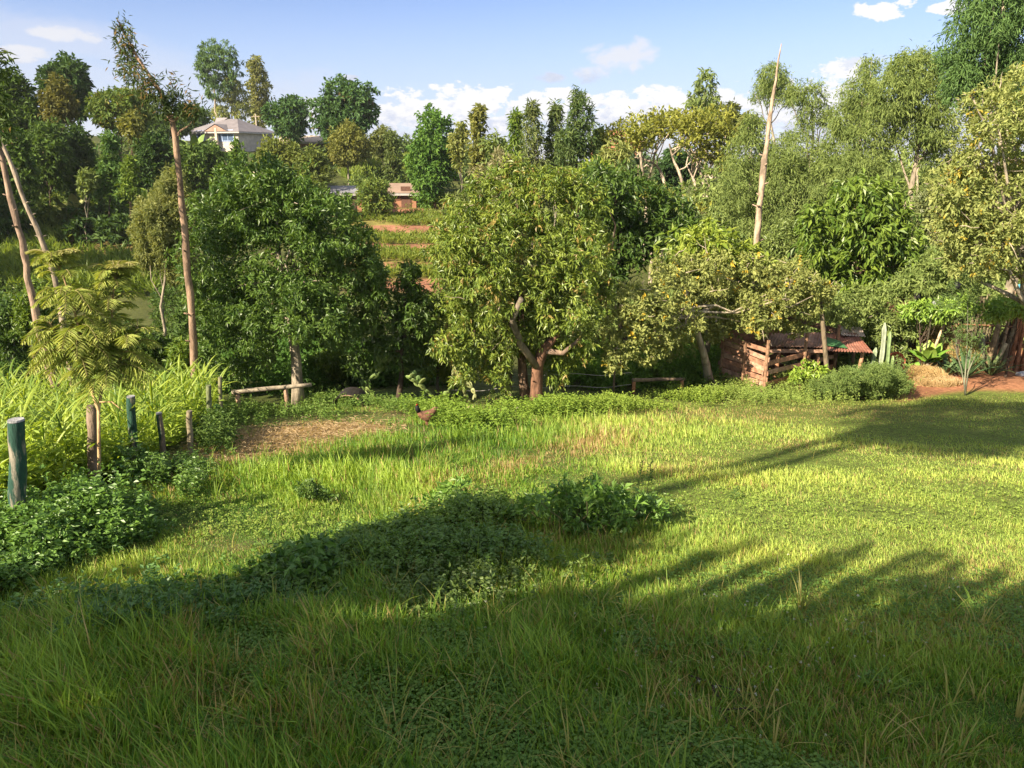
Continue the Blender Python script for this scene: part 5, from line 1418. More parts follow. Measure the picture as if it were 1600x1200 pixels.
pear('yellow green prickly pear sprawling under the yellow green avocado', 694, 17.9, 0.85, 30, CC)
pear('dry edged prickly pear just left of the avocado trunk', 740, 18.3, 0.9, 22, ((0.16, 0.19, 0.07), (0.34, 0.34, 0.15)))
pear('upright prickly pear by the trough in front of dark leaves', 578, 18.4, 1.2, 26, CC, wd=0.17)
pear('shaded prickly pear low between the other cactus clumps', 660, 18.8, 0.9, 18, ((0.06, 0.12, 0.04), (0.16, 0.24, 0.07)))

def agave(name, label, px, y, n, L, W, col, up=0.8, cat='plant', base_h=0.0):
    x = gx(px, y); g = np.array([x, y, float(H(x, y))])
    root = thing(name, label, cat, g)
    for i in range(n):
        a = i * 2.4; e = up * (0.4 + 0.6 * i / n); l = L * rng.uniform(0.75, 1.1)
        hd = np.array([math.cos(a), math.sin(a), 0]); t = np.linspace(0, 1, 7)[:, None]
        pts = g + [0, 0, base_h] + hd * l * t * math.cos(e) + np.array([0, 0, 1]) * l * (math.sin(e) * t - 0.25 * t ** 3)
        mb = MB(); ribbon(mb, pts, W * np.array([0.7, 0.95, 1, 0.95, 0.75, 0.45, 0.04]), (-math.sin(a), math.cos(a), 0), lerp(col[0], col[1], rng.uniform()), 0.16)
        mb.build('leaf', M_CACT, root)
    if base_h:
        mb = MB(); tube(mb, np.array([g - [0, 0, .1], g + [0, 0, base_h]]), [0.05, 0.04], 8, (0.3, 0.24, 0.16)); mb.build('stalk', M_BARK, root)
# broad leaved plants before the junk
agave('arrowroot_plant', 'cluster of big rounded bright leaves left of the second one by the hay', 1420, 22.0, 10, 0.7, 0.42, ((0.12, 0.26, 0.03), (0.22, 0.38, 0.06)), 1.2)
agave('arrowroot_plant', 'taller cluster of broad bright leaves with brown dry edges above the hay', 1447, 22.0, 12, 0.85, 0.38, ((0.12, 0.24, 0.03), (0.26, 0.36, 0.07)), 1.3, base_h=0.45)
agave('sisal_plant', 'dark sisal with stiff upright blades behind the young guarded tree', 1508, 21.4, 26, 1.25, 0.09, ((0.05, 0.10, 0.04), (0.10, 0.17, 0.06)), 1.35)
agave('sisal_plant', 'grey green sisal rosette right of the broad bright leaves', 1480, 21.9, 22, 1.0, 0.10, ((0.08, 0.13, 0.05), (0.14, 0.2, 0.08)), 1.2)
agave('sisal_plant', 'olive sisal leaning against the stick fence', 1548, 22.0, 22, 1.1, 0.09, ((0.06, 0.09, 0.03), (0.13, 0.17, 0.06)), 1.25)
agave('banana_plant', 'lit banana plant between dark trees on the left slope', 124, 62, 12, 3.0, 0.9, ((0.2, 0.24, 0.06), (0.38, 0.38, 0.14)), 1.2, 'banana plant', base_h=1.2)
agave('banana_plant', 'banana plant with drooping light leaves left of the bungalow', 308, 98, 12, 3.6, 1.0, ((0.14, 0.22, 0.05), (0.26, 0.34, 0.09)), 1.0, 'banana plant', base_h=2.5)
agave('banana_plant', 'small banana plant beside the mud hut wall', 516, 69, 9, 2.0, 0.5, ((0.1, 0.16, 0.04), (0.26, 0.3, 0.12)), 1.3, 'banana plant', base_h=0.5)
agave('dragon_tree', 'spiky topped yucca on the skyline left of the umbrella trees', 993, 64, 20, 2.4, 0.2, ((0.04, 0.08, 0.03), (0.08, 0.13, 0.05)), 1.1, 'yucca', base_h=5.0)

def candelabra():
    y = 20.6; x = gx(1370, y); g = np.array([x, y, float(H(x, y))])
    root = thing('candelabra_cactus', 'cluster of tall pale column cactus stems at the corner of the rusty roof', 'cactus', g)
    for dx, dy, h, c in ((0, 0, 1.75, (0.30, 0.34, 0.24)), (0.09, 0.12, 1.3, (0.26, 0.32, 0.2)), (0.22, 0.02, 1.5, (0.2, 0.28, 0.12)), (0.3, 0.15, 1.1, (0.22, 0.3, 0.12)), (-0.1, 0.2, 1.0, (0.24, 0.3, 0.18)), (0.4, 0.05, 0.8, (0.2, 0.28, 0.1))):
        n = 10; k = 10; z = np.linspace(-0.1, h, n); th = np.linspace(0, 2 * np.pi, k, endpoint=False)
        rr = 0.055 * np.where(np.arange(k) % 2 == 0, 1.2, 0.75)[None] * np.r_[np.ones(n - 1), 0.3][:, None] * (1 + 0.08 * np.sin(z * 9))[:, None]
        v = np.stack([g[0] + dx + rr * np.cos(th) + 0.04 * np.sin(z * 2 + dx * 9)[:, None], g[1] + dy + rr * np.sin(th), g[2] + np.repeat(z[:, None], k, 1)], -1).reshape(-1, 3)
        f = []
        for i in range(n - 1):
            for j in range(k):
                a, b = i * k + j, i * k + (j + 1) % k
                f += [(a, b, b + k), (a, b + k, a + k)]
        f += [((n - 1) * k, (n - 1) * k + j, (n - 1) * k + j + 1) for j in range(1, k - 1)]
        mb = MB(); mb.add(v, f, c); mb.build('stem', M_CACT, root)
candelabra()

# ------------------------------------------------------------------ the plank shed with its rusty roof
def shed():
    y = 21.5
    A, B, Cc, D = (gx(1124, 21.0), 21.0), (gx(1192, 19.5), 19.5), (gx(1300, 21.6), 21.6), (gx(1215, 23.6), 23.6)
    gz = min(float(H(*A)), float(H(*B)))
    root = thing('plank_shed', 'low shed of red brown rough planks with gaps, half hidden by pale leaves and weeds', 'shed', (A[0], A[1], gz))
    wc = [(0.36, 0.18, 0.11), (0.30, 0.16, 0.10), (0.42, 0.25, 0.17), (0.22, 0.12, 0.08), (0.38, 0.17, 0.09)]
    top = zat(536, 20.4)
    def wall(name, p, q, rows, h0, h1, gap, cols):
        mb = MB(); z0 = gz - 0.1
        hh = (h1 - h0) / rows
        for i in range(rows):
            if rng.uniform() < gap:
                continue
            z = z0 + h0 + hh * (i + 0.5); k = 0.03 * rng.normal(); e = rng.uniform(0, 0.12)
            a = np.array([*p, z + k]); b = np.array([*q, z - k * 0.5 + rng.normal() * 0.02]); d = unit(b - a); nrm = np.array([d[1], -d[0], 0])
            bar(mb, a - d * e + nrm * 0.006 * (i % 3), b + d * rng.uniform(0, .12) + nrm * 0.006 * (i % 3), 0.022, hh * rng.uniform(0.78, 0.98), cols[rng.integers(len(cols))], up=(0, 0, 1))
        mb.build(name, M_WOOD, root)
    H1 = top - gz + 0.25
    wall('front_wall', A, B, 11, 0.0, H1 * 0.95, 0.0, wc)
    wall('side_wall', B, Cc, 9, 0.0, H1 * 0.75, 0.3, wc)
    wall('back_wall', D, Cc, 9, 0.0, H1, 0.25, [(0.2, 0.1, 0.06), (0.14, 0.08, 0.05)])
    wall('end_wall', A, D, 9, 0.0, H1, 0.1, [(0.3, 0.14, 0.08)])
    mb = MB()
    for p, h in ((A, H1), (B, H1 + 0.05), (Cc, H1), (D, H1), ((A[0] * .5 + B[0] * .5, A[1] * .5 + B[1] * .5 - 0.04), H1 * 0.9), ((B[0] * .5 + Cc[0] * .5 + .03, B[1] * .5 + Cc[1] * .5 - .03), H1)):
        mb2 = MB(); tube(mb2, np.array([[p[0], p[1] - .04, gz - .3], [p[0], p[1] - .04, gz + h]]), [0.05, 0.045], 8, (0.26, 0.15, 0.09)); mb2.build('corner_post', M_WOOD, root)
shed()
def rusty_roof():
    y0 = 21.0
    pA, pB, pC, pD = P3(1190, 541, 20.6), P3(1362, 552, 20.4), P3(1330, 519, 24.4), P3(1192, 521, 24.0)
    pA[2] = zat(541, 20.6); g = np.array([pA[0], pA[1], float(H(pA[0], pA[1]))])
    root = thing('tin_roof_shelter', 'open shelter with a sagging rusty corrugated roof right of the plank shed', 'shelter', g)
    def sheet(name, a, b, c, d, col, rib, amp=0.014, ma=M_METAL, nrust=2):
        a, b, c, d = [np.asarray(q, float) for q in (a, b, c, d)]
        m, n = rib * 4 + 1, 6
        u = np.linspace(0, 1, m)[None, :, None]; v = np.linspace(0, 1, n)[:, None, None]
        P = (a * (1 - u) + b * u) * (1 - v) + (d * (1 - u) + c * u) * v
        P = P + np.array([0, 0, 1.0]) * (amp * np.sin(u * rib * 2 * np.pi) - 0.05 * np.sin(np.pi * v) * np.sin(np.pi * u))
        cl = lerp(col[0], col[1], np.clip(0.5 + 0.5 * np.sin(u * 17 + v * 3) * np.sin(v * 5 + u * 6) + 0 * u, 0, 1)[..., 0])
        i = (np.arange(n - 1)[:, None] * m + np.arange(m - 1)[None]).ravel()
        f = np.concatenate([np.stack([i, i + 1, i + m + 1], 1), np.stack([i, i + m + 1, i + m], 1)])
        mb = MB(); mb.add(P.reshape(-1, 3), f, cl.reshape(-1, 3)); mb.add(P.reshape(-1, 3) - [0, 0, 0.008], f[:, ::-1], cl.reshape(-1, 3) * 0.7); mb.build(name, ma, root)
    RU = ((0.20, 0.075, 0.045), (0.36, 0.17, 0.12))
    sheet('roof_sheet', P3(1288, 548, 20.5), P3(1364, 551, 20.4), P3(1338, 520, 22.3), P3(1290, 520, 22.3), RU, 16)
    sheet('roof_sheet', P3(1195, 541, 20.8), P3(1288, 543, 20.6), P3(1292, 519, 22.4), P3(1205, 521, 22.4), ((0.22, 0.10, 0.07), (0.36, 0.22, 0.16)), 18)
    sheet('roof_sheet', P3(1315, 527, 21.9) + [0, 0, .06], P3(1352, 529, 21.9) + [0, 0, .06], P3(1345, 514, 22.8) + [0, 0, .06], P3(1310, 513, 22.8) + [0, 0, .06], ((0.42, 0.34, 0.30), (0.55, 0.45, 0.4)), 8)
    t = MB(); a, b, c, d = [P3(*q) + [0, 0, 0.03] for q in ((1290, 541, 20.9), (1325, 546, 20.75), (1312, 534, 21.4), (1292, 528, 21.8))]
    quad(t, a, b, c, d, (0.06, 0.17, 0.06)); quad(t, d - [0, 0, .01], c - [0, 0, .01], b - [0, 0, .01], a - [0, 0, .01], (0.06, 0.17, 0.06)); t.build('green_patch', M_PAINT, root)
    for a, b in (((1190, 545, 20.7), (1290, 545, 20.7)), ((1195, 524, 22.3), (1330, 523, 22.3))):
        t = MB(); bar(t, P3(*a) - [0, 0, .06], P3(*b) - [0, 0, .06], 0.06, 0.09, (0.4, 0.24, 0.16)); t.build('roof_beam', M_WOOD, root)
    for px, yy, c in ((1207, 20.8, (0.45, 0.22, 0.12)), (1257, 20.8, (0.48, 0.24, 0.13)), (1276, 20.9, (0.40, 0.22, 0.13)), (1338, 20.7, (0.36, 0.2, 0.12)), (1330, 22.3, (0.3, 0.18, 0.12)), (1205, 22.3, (0.3, 0.18, 0.12))):
        x = gx(px, yy); z = float(H(x, yy)); t = MB(); zt = zat(545, yy) if yy < 22 else zat(522, yy) - .06
        tube(t, np.array([[x, yy, z - .15], [x + rng.normal() * .04, yy, zt - .05]]), [0.06, 0.05], 8, c); t.build('post', M_WOOD, root)
    x = gx(1287, 20.3); z = float(H(x, 20.3)); q = np.array([x, 20.3, z])
    r2 = thing('branch_post', 'dark crooked leafy trunk rising in front of the rusty shelter', 'post', q)
    t = MB(); tube(t, np.array([q - [0, 0, .1], q + [0.02, 0, 0.6], P3(1285, 500, 20.3), P3(1282, 470, 20.4)]), [0.075, 0.07, 0.06, 0.04], 8, (0.14, 0.11, 0.07)); t.build('trunk', M_BARK, r2, smooth=True)
rusty_roof()

# ------------------------------------------------------------------ yard junk and stick fence on the right
def stick_fence():
    pts = [(1478, 23.5), (1520, 23.5), (1560, 23.3), (1620, 23.0), (1700, 22.6)]
    x0 = gx(1480, 22.6); root = thing('stick_fence', 'fence of dark upright sticks, some leaning, along the back of the dirt yard', 'fence', (x0, 22.6, float(H(x0, 22.6))))
    n = 60
    for i in range(n):
        px = np.interp(i, [0, n - 1], [1480, 1690]); y = np.interp(px, [p[0] for p in pts], [p[1] for p in pts]) + rng.normal() * 0.06
        x = gx(px, y); z = float(H(x, y)); h = rng.uniform(1.6, 2.4); l = rng.normal() * 0.1
        if 1490 < px < 1570 and rng.uniform() < 0.35:
            l = rng.uniform(0.3, 0.7)
        red = px > 1568
        c = (0.30, 0.14, 0.07) if red else lerp((0.07, 0.055, 0.03), (0.20, 0.17, 0.10), rng.uniform())
        t = MB(); tube(t, np.array([[x, y, z - .15], [x + l * 0.5, y, z + h / 2], [x + l, y, z + h]]) + rng.normal(size=(3, 3)) * .01, np.array([0.045, 0.04, 0.03]) * rng.uniform(0.8, 1.6), 7, c, rough=0.03)
        t.build('stick', M_WOOD, root)
    for h in (0.45, 0.85, 1.4):
        t = MB(); q = [(gx(px, y) , y - 0.06, float(H(gx(px, y), y)) + h) for px, y in pts]; tube(t, np.array(q), 0.025, 6, (0.26, 0.13, 0.07)); t.build('cross_rail', M_WOOD, root)
stick_fence()
def leaning(label, a, b, y, r, col):
    x = gx(a[0], y); g = np.array([x, y - .25, float(H(x, y - .25))]); t = MB()
    tube(t, np.array([g, (g + P3(*b, y)) / 2, P3(*b, y)]), [r, r, r * 0.85], 8, col)
    tag(t.build('pole', M_WOOD, origin=g, smooth=True), label, 'pole', 'poles leaning on the stick fence')
leaning('pale cut pole leaning right on the stick fence, the lower one', (1540, 578), (1572, 537), 22.9, 0.07, (0.36, 0.30, 0.18))
leaning('longer brown pole leaning right on the stick fence beside the pale one', (1533, 580), (1562, 500), 23.1, 0.08, (0.22, 0.16, 0.09))
leaning('thick mossy log propped left of the other leaning poles', (1525, 578), (1535, 520), 23.1, 0.10, (0.18, 0.17, 0.11))
leaning('tan pole lying sloped across the broad leaf plants', (1438, 520), (1480, 492), 22.3, 0.04, (0.45, 0.34, 0.22))
def guarded():
    p = hz(1508, 618); root = thing('young_tree', 'young thin tree with several grey green stems at the lawn edge before the dirt yard', 'sapling', p)
    y = p[1]
    tb = MB()
    tips = []
    for s in ([(1508, 610), (1502, 575), (1494, 550), (1494, 530)], [(1508, 610), (1513, 580), (1517, 555), (1519, 520)], [(1507, 600), (1510, 560), (1512, 500), (1512, 470)], [(1513, 580), (1522, 560), (1524, 548)]):
        q = np.array([p] + [P3(a, b, y + rng.normal() * .05) for a, b in s]); tube(tb, q, np.linspace(0.022, 0.008, len(q)), 6, (0.19, 0.19, 0.13)); tips.append(q[-1])
    tb.build('trunk', M_BARK, root, smooth=True)
    cb = MB(); foliage(cb, [[*(t + [0, 0, .05]), 0.28, 0.28, 0.3] for t in tips] + [[*P3(1505, 450, y), 0.4, 0.4, 0.25], [*P3(1480, 470, y), 0.3, 0.3, 0.2], [*P3(1512, 500, y), .25, .25, .3]], 0.10, 0.018, 8, 0.2, (0.06, 0.11, 0.03), (0.14, 0.20, 0.06), 0.3, 0.2)
    cb.build('crown', M_DULL, root)
guarded()
def heap(name, label, px, y, rx, ry, rz, c1, c2, n, L, W, cat, body, core=0.85, lift=0.0):
    x = gx(px, y); g = np.array([x, y, float(H(x, y))]); root = thing(name, label, cat, g)
    if lift:
        mb = MB(); tube(mb, np.array([g - [0, 0, .2], g + [0, 0, lift]]), rx * 0.75, 18, (0.22, 0.12, 0.08)); mb.build('wall', M_SOIL, root); g = g + [0, 0, lift]
    th = np.linspace(0, np.pi / 2, 8)[:, None]; ph = np.linspace(0, 2 * np.pi, 22, endpoint=False)[None]
    d = np.stack([np.sin(th) * np.cos(ph), np.sin(th) * np.sin(ph), np.cos(th) * np.ones_like(ph)], -1)
    r = core * (1 + 0.15 * np.sin(ph * 3 + px) * np.sin(th * 2))
    v = (d * r[..., None] * [rx, ry, rz]).reshape(-1, 3) + g; f = []
    for i in range(7):
        for j in range(22):
            a, b = i * 22 + j, i * 22 + (j + 1) % 22
            f += [(a, a + 22, b + 22), (a, b + 22, b)]
    mb = MB(); mb.add(v, f, np.array(c1) * 0.7); mb.build('core', M_SOIL, root, smooth=True)
    u = unit(np.abs(rng.normal(size=(n, 3))) * np.where(rng.uniform(size=(n, 3)) < .5, -1, 1) * [1, 1, 0] + [0, 0, 1] * np.abs(rng.normal(size=(n, 1))) * .8)
    P = g + u * [rx, ry, rz] * rng.uniform(0.78, 1.02, (n, 1))
    D = np.cross(u, rng.normal(size=(n, 3))) + u * 0.15
    mb = MB(); leaves(mb, P, D, L * rng.uniform(0.5, 1.2, n), W, lerp(c1, c2, rng.uniform(size=n)), up=u); mb.build(body, M_DULL, root)
heap('hay_heap', 'low heap of golden dry hay at the corner of the dirt yard', 1440, 21.4, 0.7, 0.6, 0.32, (0.42, 0.30, 0.14), (0.62, 0.47, 0.24), 5200, 0.22, 0.014, 'hay', 'hay')
heap('hay_heap', 'small flattened tongue of pale hay spilling in front of the golden heap', 1462, 20.7, 0.7, 0.35, 0.13, (0.46, 0.34, 0.18), (0.62, 0.49, 0.28), 2600, 0.2, 0.013, 'hay', 'hay')
heap('thatch_hut', 'little hut roof of reddish dry thatch showing above the cactus stems', 1397, 23.4, 0.42, 0.5, 0.55, (0.34, 0.20, 0.14), (0.50, 0.33, 0.24), 6800, 0.22, 0.02, 'hut', 'thatch', 0.9, lift=1.65)
heap('fodder_pile', 'yellowish pile of dry fodder stacked behind the broad bright leaves', 1470, 23.2, 1.1, 0.8, 1.35, (0.34, 0.26, 0.10), (0.52, 0.42, 0.18), 5200, 0.3, 0.02, 'fodder', 'stalks', 0.9)
def red_drum():
    y = 21.2; x = gx(1397, y); g = np.array([x, y, float(H(x, y))])
    root = thing('red_basin', 'round rusty red basin tipped on its side between the cactus and the bright leaves', 'basin', g)
    mb = MB(); c = g + [0, 0, 0.52]; n = 24; th = np.linspace(0, 2 * np.pi, n, endpoint=False)
    ax = unit([0.25, -1, 0.25]); s = unit(np.cross(ax, [0, 0, 1])); u = np.cross(s, ax)
    prof = [(0.30, 0.0), (0.31, -0.015), (0.25, -0.16), (0.0, -0.18), (0.0, -0.165), (0.24, -0.145), (0.29, 0.0), (0.30, 0.0)]
    v = [c + ax * (h) * 1.0 + (s * math.cos(a) + u * math.sin(a)) * r for r, h in prof for a in th]; f = []
    for i in range(len(prof) - 1):
        for j in range(n):
            a, b = i * n + j, i * n + (j + 1) % n
            f += [(a, b, b + n), (a, b + n, a + n)]
    mb.add(v, f, (0.34, 0.07, 0.035)); mb.build('bowl', M_METAL, root, smooth=True)
    mb = MB(); box(mb, g + [0, 0.1, 0.12], (0.5, 0.4, 0.28), 0.2, (0.05, 0.04, 0.035)); mb.build('stand', M_WOOD, root)
red_drum()
def tarp():
    y = 23.5; a, b, c, d = P3(1585, 452, 23.2), P3(1660, 458, 23.0), P3(1655, 446, 24.6), P3(1588, 446, 24.6)
    g = np.array([a[0], y, float(H(a[0], y))]); root = thing('blue_tarp_shelter', 'edge of a turquoise tarp stretched on poles behind the stick fence', 'tarp', g)
    m, n = 14, 6; u = np.linspace(0, 1, m)[None, :, None]; v = np.linspace(0, 1, n)[:, None, None]
    P = (a * (1 - u) + b * u) * (1 - v) + (d * (1 - u) + c * u) * v; P = P + np.array([0, 0, 1]) * (0.04 * np.sin(u * 20) + 0.03 * np.sin(v * 9))
    i = (np.arange(n - 1)[:, None] * m + np.arange(m - 1)[None]).ravel(); f = np.concatenate([np.stack([i, i + 1, i + m + 1], 1), np.stack([i, i + m + 1, i + m], 1)])
    mb = MB(); mb.add(P.reshape(-1, 3), f, (0.12, 0.42, 0.50)); mb.add(P.reshape(-1, 3) - [0, 0, .01], f[:, ::-1], (0.12, 0.42, 0.5)); mb.build('sheet', M_PAINT, root)
    for q in (a, b, c, d):
        z = float(H(q[0], q[1])); mb = MB(); tube(mb, np.array([[q[0], q[1], z - .1], q - [0, 0, .02]]), [0.035, 0.03], 7, (0.3, 0.22, 0.14)); mb.build('pole', M_WOOD, root)
tarp()
def jug(name, label, px, py, y, col, r=0.13, h=0.3, cat='container'):
    g = P3(px, py, y); mb = MB()
    gz = float(H(g[0], g[1]))
    root = thing(name, label, cat, (g[0], g[1], gz))
    mb = MB(); bar(mb, [g[0], g[1], gz - .1], [g[0], g[1], g[2]], 0.03, 0.03, (0.07, 0.06, 0.04), up=(0, 1, 0)); mb.build('stake', M_WOOD, root)
    mb = MB(); tube(mb, np.array([g, g + [.02, 0, .005], g + [h * .7, -.03, h * .2], g + [h * .85, -.03, h * .25], g + [h, -.03, h * .3]]), [r * .9, r, r, r * .5, r * .3], 14, col); mb.build('body', M_PAINT, root, smooth=True)
jug('upturned_can', 'grey white plastic can stuck on a stake among papaya fronds', 1458, 477, 22.0, (0.26, 0.27, 0.27), 0.12, 0.2)
jug('upturned_pot', 'black pot stuck on a stake above the tangle behind the yard', 1489, 447, 22.6, (0.02, 0.02, 0.02), 0.12, 0.2, 'pot')
jug('upturned_pot', 'small black pot on a stake right of the mango tree foot', 1430, 463, 22.6, (0.02, 0.02, 0.02), 0.10, 0.16, 'pot')
def scrap():
    p = hz(1597, 587); mb = MB(); box(mb, p + [0, 0, .05], (0.3, 0.2, 0.09), 0.3, (0.7, 0.72, 0.75)); box(mb, p + [0.02, 0.01, .1], (0.2, 0.12, 0.03), 0.5, (0.6, 0.62, 0.66))
    tag(mb.build('plastic_scrap', M_PAINT, origin=p), 'crumpled white plastic scrap lying on the red dirt by the stick fence', 'litter')
scrap()

# ------------------------------------------------------------------ houses
def house(name, label, cx, y, w, d, base_py, eave_py, ridge_py, wall, roofc, hip=True, rot=0.0, windows=(), door=None, gable=False, cat='house', over=0.5, ridge=0.45):
    x = (cx - 800) * mpp(y, zat(eave_py, y)); z0 = zat(base_py, y); ze = zat(eave_py, y); zr = zat(ridge_py, y)
    z0 = min(z0, float(H(x, y))) - 1.0
    root = thing(name, label, cat, (x, y, z0)); root.rotation_euler = (0, 0, rot)
    def L(name, mb, m, parent=root, smooth=False):
        o = mb.build(name, m, origin=(0, 0, 0), smooth=smooth); o.parent = parent; return o
    h = ze - z0; rh = zr - ze
    mb = MB(); box(mb, (0, 0, h / 2), (w, d, h), 0, wall); L('wall', mb, M_PLASTER)
    a, b = w / 2 + over, d / 2 + over; rx = (w / 2 - d * ridge) if hip else a
    e = [(-a, -b, h), (a, -b, h), (a, b, h), (-a, b, h)]; r = [(-rx, 0, h + rh), (rx, 0, h + rh)]
    v = np.array(e + r); f = [(0, 1, 5), (0, 5, 4), (2, 3, 4), (2, 4, 5), (3, 0, 4), (1, 2, 5)]
    mb = MB(); mb.add(v, f, roofc); mb.add(v - [0, 0, 0.01], [(0, 2, 1), (0, 3, 2)], np.array(roofc) * .6); ro = L('roof', mb, M_ROOF)
    mb = MB()
    for i in range(4):
        bar(mb, np.array(e[i]) - [0, 0, 0.14], np.array(e[(i + 1) % 4]) - [0, 0, 0.14], 0.06, 0.2, (0.4, 0.38, 0.36))
    L('fascia', mb, M_PAINT, ro)
    if gable:
        mb = MB(); gx_, gw, gh = 0.1 * w, 0.26 * w, rh * 0.55
        v = np.array([(gx_ - gw, -b - .08, h + 0.02), (gx_ + gw, -b - .08, h + 0.02), (gx_, -b - .08, h + gh), (gx_, -b + b * gh / rh, h + gh)])
        mb.add(v, [(0, 2, 3), (1, 3, 2)], roofc); L('porch_roof', mb, M_ROOF, ro)
        mb = MB(); mb.add(v[:3] + [[0.3, .06, 0.03], [-0.3, .06, 0.03], [0, .06, -0.12]], [(0, 1, 2)], (0.32, 0.2, 0.15)); L('gable', mb, M_PLASTER, ro)
        mb = MB(); box(mb, (gx_, -b + .1, h / 2 + 0.3), (0.35, 0.35, h + 0.4), 0, (0.5, 0.42, 0.33)); L('pillar', mb, M_PLASTER)
        # small gablet on the ridge end
        mb = MB(); v = np.array([(-rx - 1.5, -0.9, h + rh * .62), (-rx - 1.5, 0.9, h + rh * .62), (-rx - 1.4, 0, h + rh * 1.12), (-rx + .6, 0, h + rh * 1.1), (-rx + .2, -0.9, h + rh * .8), (-rx + .2, 0.9, h + rh * .8)])
        mb.add(v, [(0, 2, 1), (0, 4, 3), (0, 3, 2), (1, 2, 3), (1, 3, 5)], np.array(roofc) * 1.08); L('gablet', mb, M_ROOF, ro)
    for (wx, wz, ww, wh, fr, gl) in windows:
        fy = -d / 2
        mb = MB()
        for s in (-1, 1):
            box(mb, (wx + s * ww / 2, fy - .03, wz), (0.12, 0.1, wh + 0.12), 0, fr); box(mb, (wx, fy - .035, wz + s * wh / 2), (ww + .12, 0.1, 0.12), 0, fr)
        box(mb, (wx, fy - .03, wz), (0.08, 0.09, wh), 0, fr); box(mb, (wx, fy - .032, wz + wh * .15), (ww, 0.08, 0.07), 0, fr)
        wo_ = L('window', mb, M_PAINT)
        mb = MB(); box(mb, (wx, fy - .004, wz), (ww, 0.03, wh), 0, gl); L('pane', mb, M_GLASS, wo_)
    if door:
        mb = MB(); box(mb, (door[0], -d / 2 - .02, door[1] + 1.0), (0.9, 0.08, 2.0), 0, door[2]); L('door', mb, M_PAINT)
    return root
M_PLASTER = mat('plaster', rough=0.9, nscale=1.2, namp=0.2, bump=0.2, bscale=6)
M_ROOF = mat('roofing', rough=0.7, nscale=0.8, namp=0.15)
M_GLASS = mat('window_glass', rough=0.08, spec=0.8)
h1 = 4.0
house('bungalow', 'pale stone bungalow with a hipped grey pink roof and blue windows on the hill', 363, 128, 8.6, 9.5, 232, 207, 186, (0.50, 0.45, 0.38), (0.20, 0.18, 0.185), rot=-0.28, over=0.6, ridge=0.33,
      windows=[(-2.3, 2.9, 1.3, 1.5, (0.25, 0.35, 0.6), (0.04, 0.06, 0.12)), (2.5, 2.9, 2.0, 1.6, (0.35, 0.45, 0.65), (0.08, 0.12, 0.2)), (0.9, 2.9, 0.8, 1.6, (0.35, 0.45, 0.65), (0.1, 0.15, 0.25))], gable=True)
house('long_house', 'long low house with a pale tan tin roof behind the olive trees', 488, 112, 7.5, 5, 232, 222, 212, (0.25, 0.15, 0.1), (0.46, 0.37, 0.28), hip=False, cat='house', windows=[(-1.5, 2.2, 0.8, 0.8, (0.3, 0.2, 0.15), (0.03, 0.03, 0.03))], rot=0.05)
house('mud_hut', 'small orange mud brick hut with a grey tin roof above the left avocado', 541, 71, 2.7, 2.8, 325, 300, 290, (0.34, 0.17, 0.10), (0.20, 0.20, 0.22), hip=False, cat='hut', over=0.3, door=(0.4, 0.8, (0.1, 0.06, 0.04)), rot=0.15, windows=[(-0.6, 1.9, 0.5, 0.5, (0.25, 0.12, 0.07), (0.02, 0.02, 0.02))])
house('brick_hut', 'little orange brick house with a worn pink brown roof beside the round green tree', 634, 76, 2.3, 3.0, 322, 300, 286, (0.34, 0.17, 0.10), (0.24, 0.17, 0.13), hip=False, cat='hut', over=0.4, door=(0.2, 0.9, (0.12, 0.06, 0.04)), windows=[(-0.6, 2.0, 0.45, 0.5, (0.25, 0.12, 0.07), (0.02, 0.02, 0.02))])
house('orange_house', 'tall orange house with a red tiled roof partly hidden by the conifers', 962, 150, 8.5, 8, 262, 214, 203, (0.52, 0.20, 0.12), (0.36, 0.12, 0.08), cat='house', windows=[(-2, 6.5, 1.2, 1.4, (0.5, 0.4, 0.36), (0.06, 0.05, 0.05)), (2, 6.5, 1.2, 1.4, (0.5, 0.4, 0.36), (0.06, 0.05, 0.05))])
house('tan_hut', 'sunlit tan roof corner among dark trees at the left edge, lower of the two', 48, 72, 2.2, 2.6, 205, 196, 182, (0.35, 0.22, 0.14), (0.46, 0.32, 0.20), hip=False, cat='hut', over=0.4, rot=0.5)
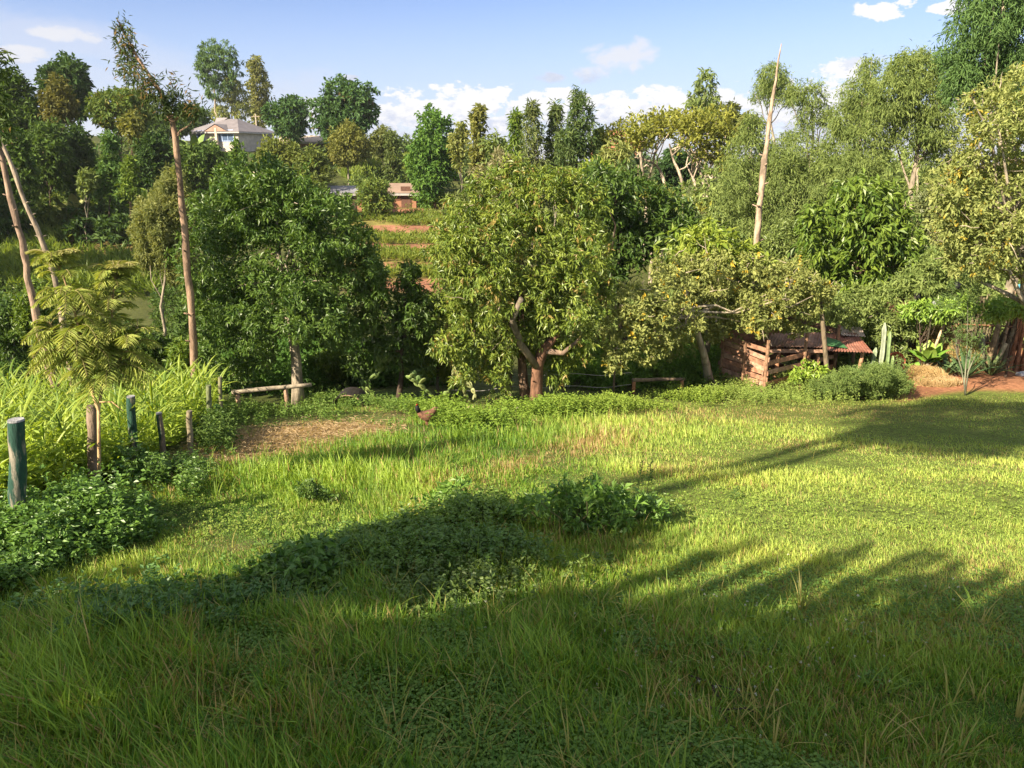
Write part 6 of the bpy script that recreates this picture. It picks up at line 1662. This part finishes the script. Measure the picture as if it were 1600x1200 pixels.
house('tan_hut', 'tiny tan hut wall glimpsed through leaves beside the tan roof corner', 20, 74, 1.8, 2.0, 204, 194, 184, (0.50, 0.32, 0.20), (0.40, 0.26, 0.18), hip=False, cat='hut', over=0.3, rot=0.3)
def utility(label, px, y, top, cat='pole'):
    p = P3(px, top, y); z = float(H(p[0], p[1])); mb = MB(); tube(mb, np.array([[p[0], p[1], z - .3], p]), [0.14, 0.10], 8, (0.5, 0.42, 0.32))
    root = thing('utility_pole', label, cat, (p[0], p[1], z), 'poles behind the bungalow'); mb.build('shaft', M_WOOD, root)
    mb = MB(); bar(mb, p - [0.7, 0, 0.4], p + [0.7, 0, -0.4], 0.1, 0.1, (0.3, 0.24, 0.18)); mb.build('crossarm', M_WOOD, root)
utility('thin pole rising behind the middle of the bungalow roof', 361, 140, 172)
utility('pale pole at the right end of the bungalow roof', 399, 132, 178)

# twigs and a branch lying in the front grass
def branch_on_lawn():
    g = hz(1090, 1085); mb = MB()
    for a, b in (((1075, 1070), (1160, 1100)), ((1090, 1075), (1070, 1100)), ((1110, 1085), (1125, 1105)), ((1060, 1150), (1100, 1120)), ((1100, 1120), (1150, 1150)), ((1080, 1160), (1100, 1120)), ((1100, 1120), (1180, 1125))):
        p, q = hz(*a) + [0, 0, .07], hz(*b) + [0, 0, .05]; tube(mb, wander(p, q, 6, 0.12), np.linspace(0.006, 0.003, 6), 5, (0.05, 0.035, 0.028))
    tag(mb.build('fallen_branch', M_BARK, origin=g), 'dark dead branch with forked twigs lying in the shaded front lawn', 'branch')
branch_on_lawn()

# ------------------------------------------------------------------ thin afternoon haze
def haze():
    m = bpy.data.materials.new('haze'); m.use_nodes = True; t = NT(m.node_tree); t.t.nodes.clear()
    v = t.n('ShaderNodeVolumePrincipled'); v.inputs['Color'].default_value = (0.92, 0.95, 1.0, 1); v.inputs['Density'].default_value = 0.0002; v.inputs['Anisotropy'].default_value = 0.2
    o = t.n('ShaderNodeOutputMaterial'); t.put(o.inputs['Volume'], v.outputs[0])
    mb = MB(); box(mb, (0, 3000 - 100, -25), (10400, 6400, 130)); ob = mb.build('haze', m); tag(ob, 'thin pale haze in the air over the valley', 'haze', kind='stuff')
haze()
